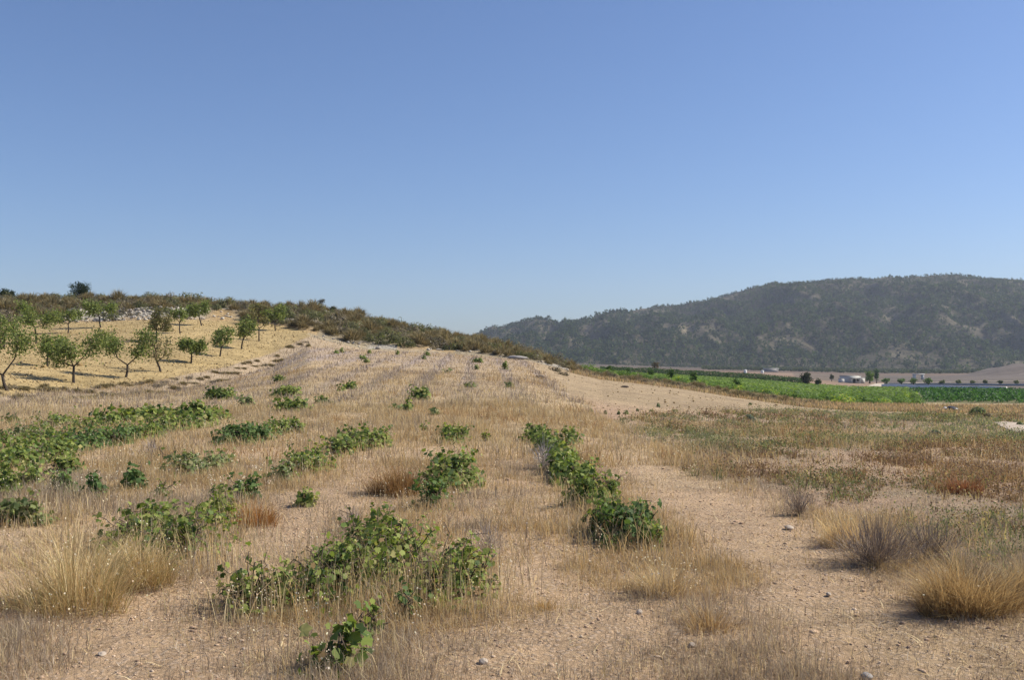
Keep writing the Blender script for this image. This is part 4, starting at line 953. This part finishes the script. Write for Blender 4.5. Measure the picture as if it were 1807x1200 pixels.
# walls and road of the terraces
def strip(name, pts, wd, m, dz=.02, col=(1, 1, 1), sub=2.0, thick=0):
    P = []
    for (a, b) in zip(pts[:-1], pts[1:]):
        L = math.dist(a, b); k = max(2, int(L / sub)); P += [(a[0] + (b[0] - a[0]) * i / k, a[1] + (b[1] - a[1]) * i / k) for i in range(k)]
    P.append(pts[-1]); P = np.array(P); d = np.gradient(P, axis=0); d /= np.linalg.norm(d, axis=1)[:, None]; nn = np.stack([-d[:, 1], d[:, 0]], 1)
    k = 7; off = np.linspace(-.5, .5, k); wv = wd * (1 + .25 * (vnoise(P[:, 0] * .8, P[:, 1] * .8, 3) - .5))
    Q = P[:, None] + nn[:, None] * off[None, :, None] * wv[:, None, None]; Z = H(Q[..., 0], Q[..., 1]) + dz + .04 * (1 - (2 * off) ** 2)[None]
    V = np.concatenate([Q, Z[..., None]], -1).reshape(-1, 3); i = np.arange(len(P) - 1)[:, None] * k + np.arange(k - 1)[None]; i = i.ravel()
    return mesh_np(name, V, np.stack([i, i + 1, i + k + 1, i + k], 1), m, np.tile(col, (len(V), 1)), True)
def wall(px0, D0, px1, D1, h, t, m, label, name='retaining_wall'):
    a = at_px(px0, D0); b = at_px(px1, D1); L = math.dist(a[:2], b[:2]); n = int(L / 4) + 2; A = Acc(); o0 = np.array(a)
    d = (np.array(b[:2]) - np.array(a[:2])) / L; nv = np.array((-d[1], d[0])); V = []
    for i in range(n):
        q = np.array(a[:2]) + d * L * i / (n - 1); zz = hz(*q); hh = h * (1 + .06 * math.sin(i * 1.7))
        for s, zt in ((-1, -.4), (-1, hh), (1, hh), (1, -.4)): V.append((*(q + nv * s * t / 2 - o0[:2]), zz + zt - o0[2]))
    T = []
    for i in range(n - 1):
        for j in range(4): p, q = i * 4 + j, i * 4 + (j + 1) % 4; T += [(p, q, q + 4), (p, q + 4, p + 4)]
    T += [(0, 1, 2), (0, 2, 3), (n * 4 - 4, n * 4 - 3, n * 4 - 2), (n * 4 - 4, n * 4 - 2, n * 4 - 1)]
    A.add(V, T, (1, 1, 1)); o = A.make(name, m); o.location = a; tag(o, label, 'wall'); return o
M_gwall = plain('grey wall', (.74, .71, .67), (.6, .57, .55), .5)
wall(1556, 285, 1775, 250, .95, .6, M_gwall, 'long pale grey retaining wall behind the dark vineyard')
wall(1560, 345, 1850, 310, .7, .6, M_conc, 'upper terrace wall behind the line of young trees')
tag(strip('dirt_road', [at_px(1525, 236)[:2], at_px(1541, 290)[:2], at_px(1556, 380)[:2], at_px(1640, 430)[:2], at_px(1900, 440)[:2]], 5, M_path, .06, (.5, .42, .33), 5), kind='structure')
tag(strip('far_track', [at_px(1190, 520)[:2], at_px(1280, 560)[:2], at_px(1420, 600)[:2]], 9, M_path, .1, (.42, .32, .24), 8), kind='structure')
tag(strip('path', _pp, 1.35, M_path, .04, (.44, .36, .28), .4), kind='structure')
# pale terrace mound at the far right
def mound():
    n = 40; u = np.linspace(0, 1, n); v = np.linspace(0, 1, 16); U, Vv = np.meshgrid(u, v, indexing='ij')
    x0 = at_px(1665, 640)[0]; X = x0 + U * 300; Y = 575 + Vv * 90
    h = 8.5 * sst(U, .0, .22) * sst(Vv, 0, .7); Z = H(X, Y) + np.where((U > 0) & (Vv > 0) & (U < 1) & (Vv < 1), h, -1) 
    st = np.floor(h / 2.4) * 2.4; Z = np.where(h > .1, Z - h + (.45 * h + .55 * st), Z)
    C = np.array((.13, .105, .088))[None, None] * (.8 + .4 * vnoise(X * .05, Y * .2, 4))[..., None]; idx = np.arange(U.size).reshape(U.shape)
    Q = np.stack([idx[:-1, :-1], idx[1:, :-1], idx[1:, 1:], idx[:-1, 1:]], -1).reshape(-1, 4)
    tag(mesh_np('terrace_slope', np.stack([X, Y, Z], -1).reshape(-1, 3), Q, M_valley, C.reshape(-1, 3), False), kind='structure')
mound()
# olive and scrub bands between the valley fields and the mountain
def crowns(X, Y, r, h, cols, wts, k=16, zoff=.0):
    m = len(X); d = rs.normal(size=(m, k, 3)); d /= np.linalg.norm(d, axis=2)[..., None]
    P = np.stack([X, Y, H(X, Y) + h * .5 + zoff], 1)[:, None] + d * rs.uniform(.45, 1, (m, k, 1)) * np.stack([r, r, h * .55], 1)[:, None]
    c = pick(cols, wts, m, .25); c = np.repeat(c, k, 0) * rs.uniform(.8, 1.2, (m * k, 1))
    return leaves(P.reshape(-1, 3), d.reshape(-1, 3) + rs.normal(0, .4, (m * k, 3)), np.repeat(r, k) * rs.uniform(.7, 1.25, m * k), c)
PN = [(.042, .062, .022), (.06, .082, .028), (.028, .042, .018)]
n = 9000; D = rs.uniform(860, 1240, n); px = rs.uniform(990, 2000, n); X = D * (px - CX) / F; k = (px > 1240) | (D > 1180) & (rs.uniform(size=n) < .3); k &= (np.abs((D / 38) % 1 - .5) < .3); X, D = X[k], D[k]; m = len(X)
A = Acc(); A.add(*crowns(X, D, rs.uniform(1.2, 2.2, m), rs.uniform(2, 3.6, m), [(.07, .08, .05), (.06, .075, .045)], [1, 1], 10))
tag(A.make('olive_groves', M_tleaf), 'grey green olive groves below the mountain', 'olive grove', kind='stuff')
# pine wood
n = 72000; D = 1240 + 730 * rs.uniform(0, 1, n) ** .85; px = rs.uniform(690, 2050, n); X = D * (px - CX) / F
n5 = fbm(X * .012, D * .012, 65); n6 = fbm(X * .05, D * .05, 66); q = n5 * .55 + n6 * .45
q = n5 * .45 + n6 * .55; dn = np.clip(1 - sst(q, .48, .66) * .78, .12, 1); dn *= np.where(D < 1330, sst(fbm(X * .01, D * .01, 130), .28, .42), 1)
clr = (px > 1510) & (px < 1660) & (D < 1330); dn = np.where(clr, dn * .3, dn)
k = rs.uniform(size=n) < dn * .6; X, D = X[k], D[k]; m = len(X)
big = (.6 + 1.5 * rs.uniform(size=m) ** 1.8) * (1 - .35 * sst(D, 1750, 1900)); h = 4.6 * big * (1 + .3 * (D < 1400)); A = Acc()
A.add(*crowns(X, D, 1.9 * big, h, PN, [3, 2, 2], 12))
tag(A.make('pine_wood', M_tleaf), 'dark pine wood covering the far mountain', 'pine wood', kind='stuff')
# a few pines one can tell apart at the foot of the mountain
for px, D, h, lab in [(1087, 1100, 9, 'solitary pine on the brown field at the foot of the mountain, left'), (1600, 1180, 15, 'lone broad pine in the reddish clearing below the mountain'), (1540, 1225, 9, 'small pine left of the lone broad one')]:
    x, y, z = at_px(px, D); clump_tree('pine_tree', x, y, z, h * 1.1, h, lab, 'pine', PN, 500, 1.2, .12)
# ------------------------------------------------------------------ haze
HZ = 0.00012
hb = Acc(); box(hb, -2650, 2650, -40, 2760, -60, 215)
m = bpy.data.materials.new('haze'); m.use_nodes = True; t = m.node_tree; t.nodes.remove(t.nodes['Principled BSDF'])
pv = t.nodes.new('ShaderNodeVolumePrincipled'); pv.inputs['Color'].default_value = (.72, .80, .95, 1); pv.inputs['Density'].default_value = HZ; pv.inputs['Anisotropy'].default_value = .1
t.links.new(pv.outputs[0], t.nodes['Material Output'].inputs['Volume'])
tag(hb.make('haze', m), 'thin bluish air haze', 'haze', kind='stuff')
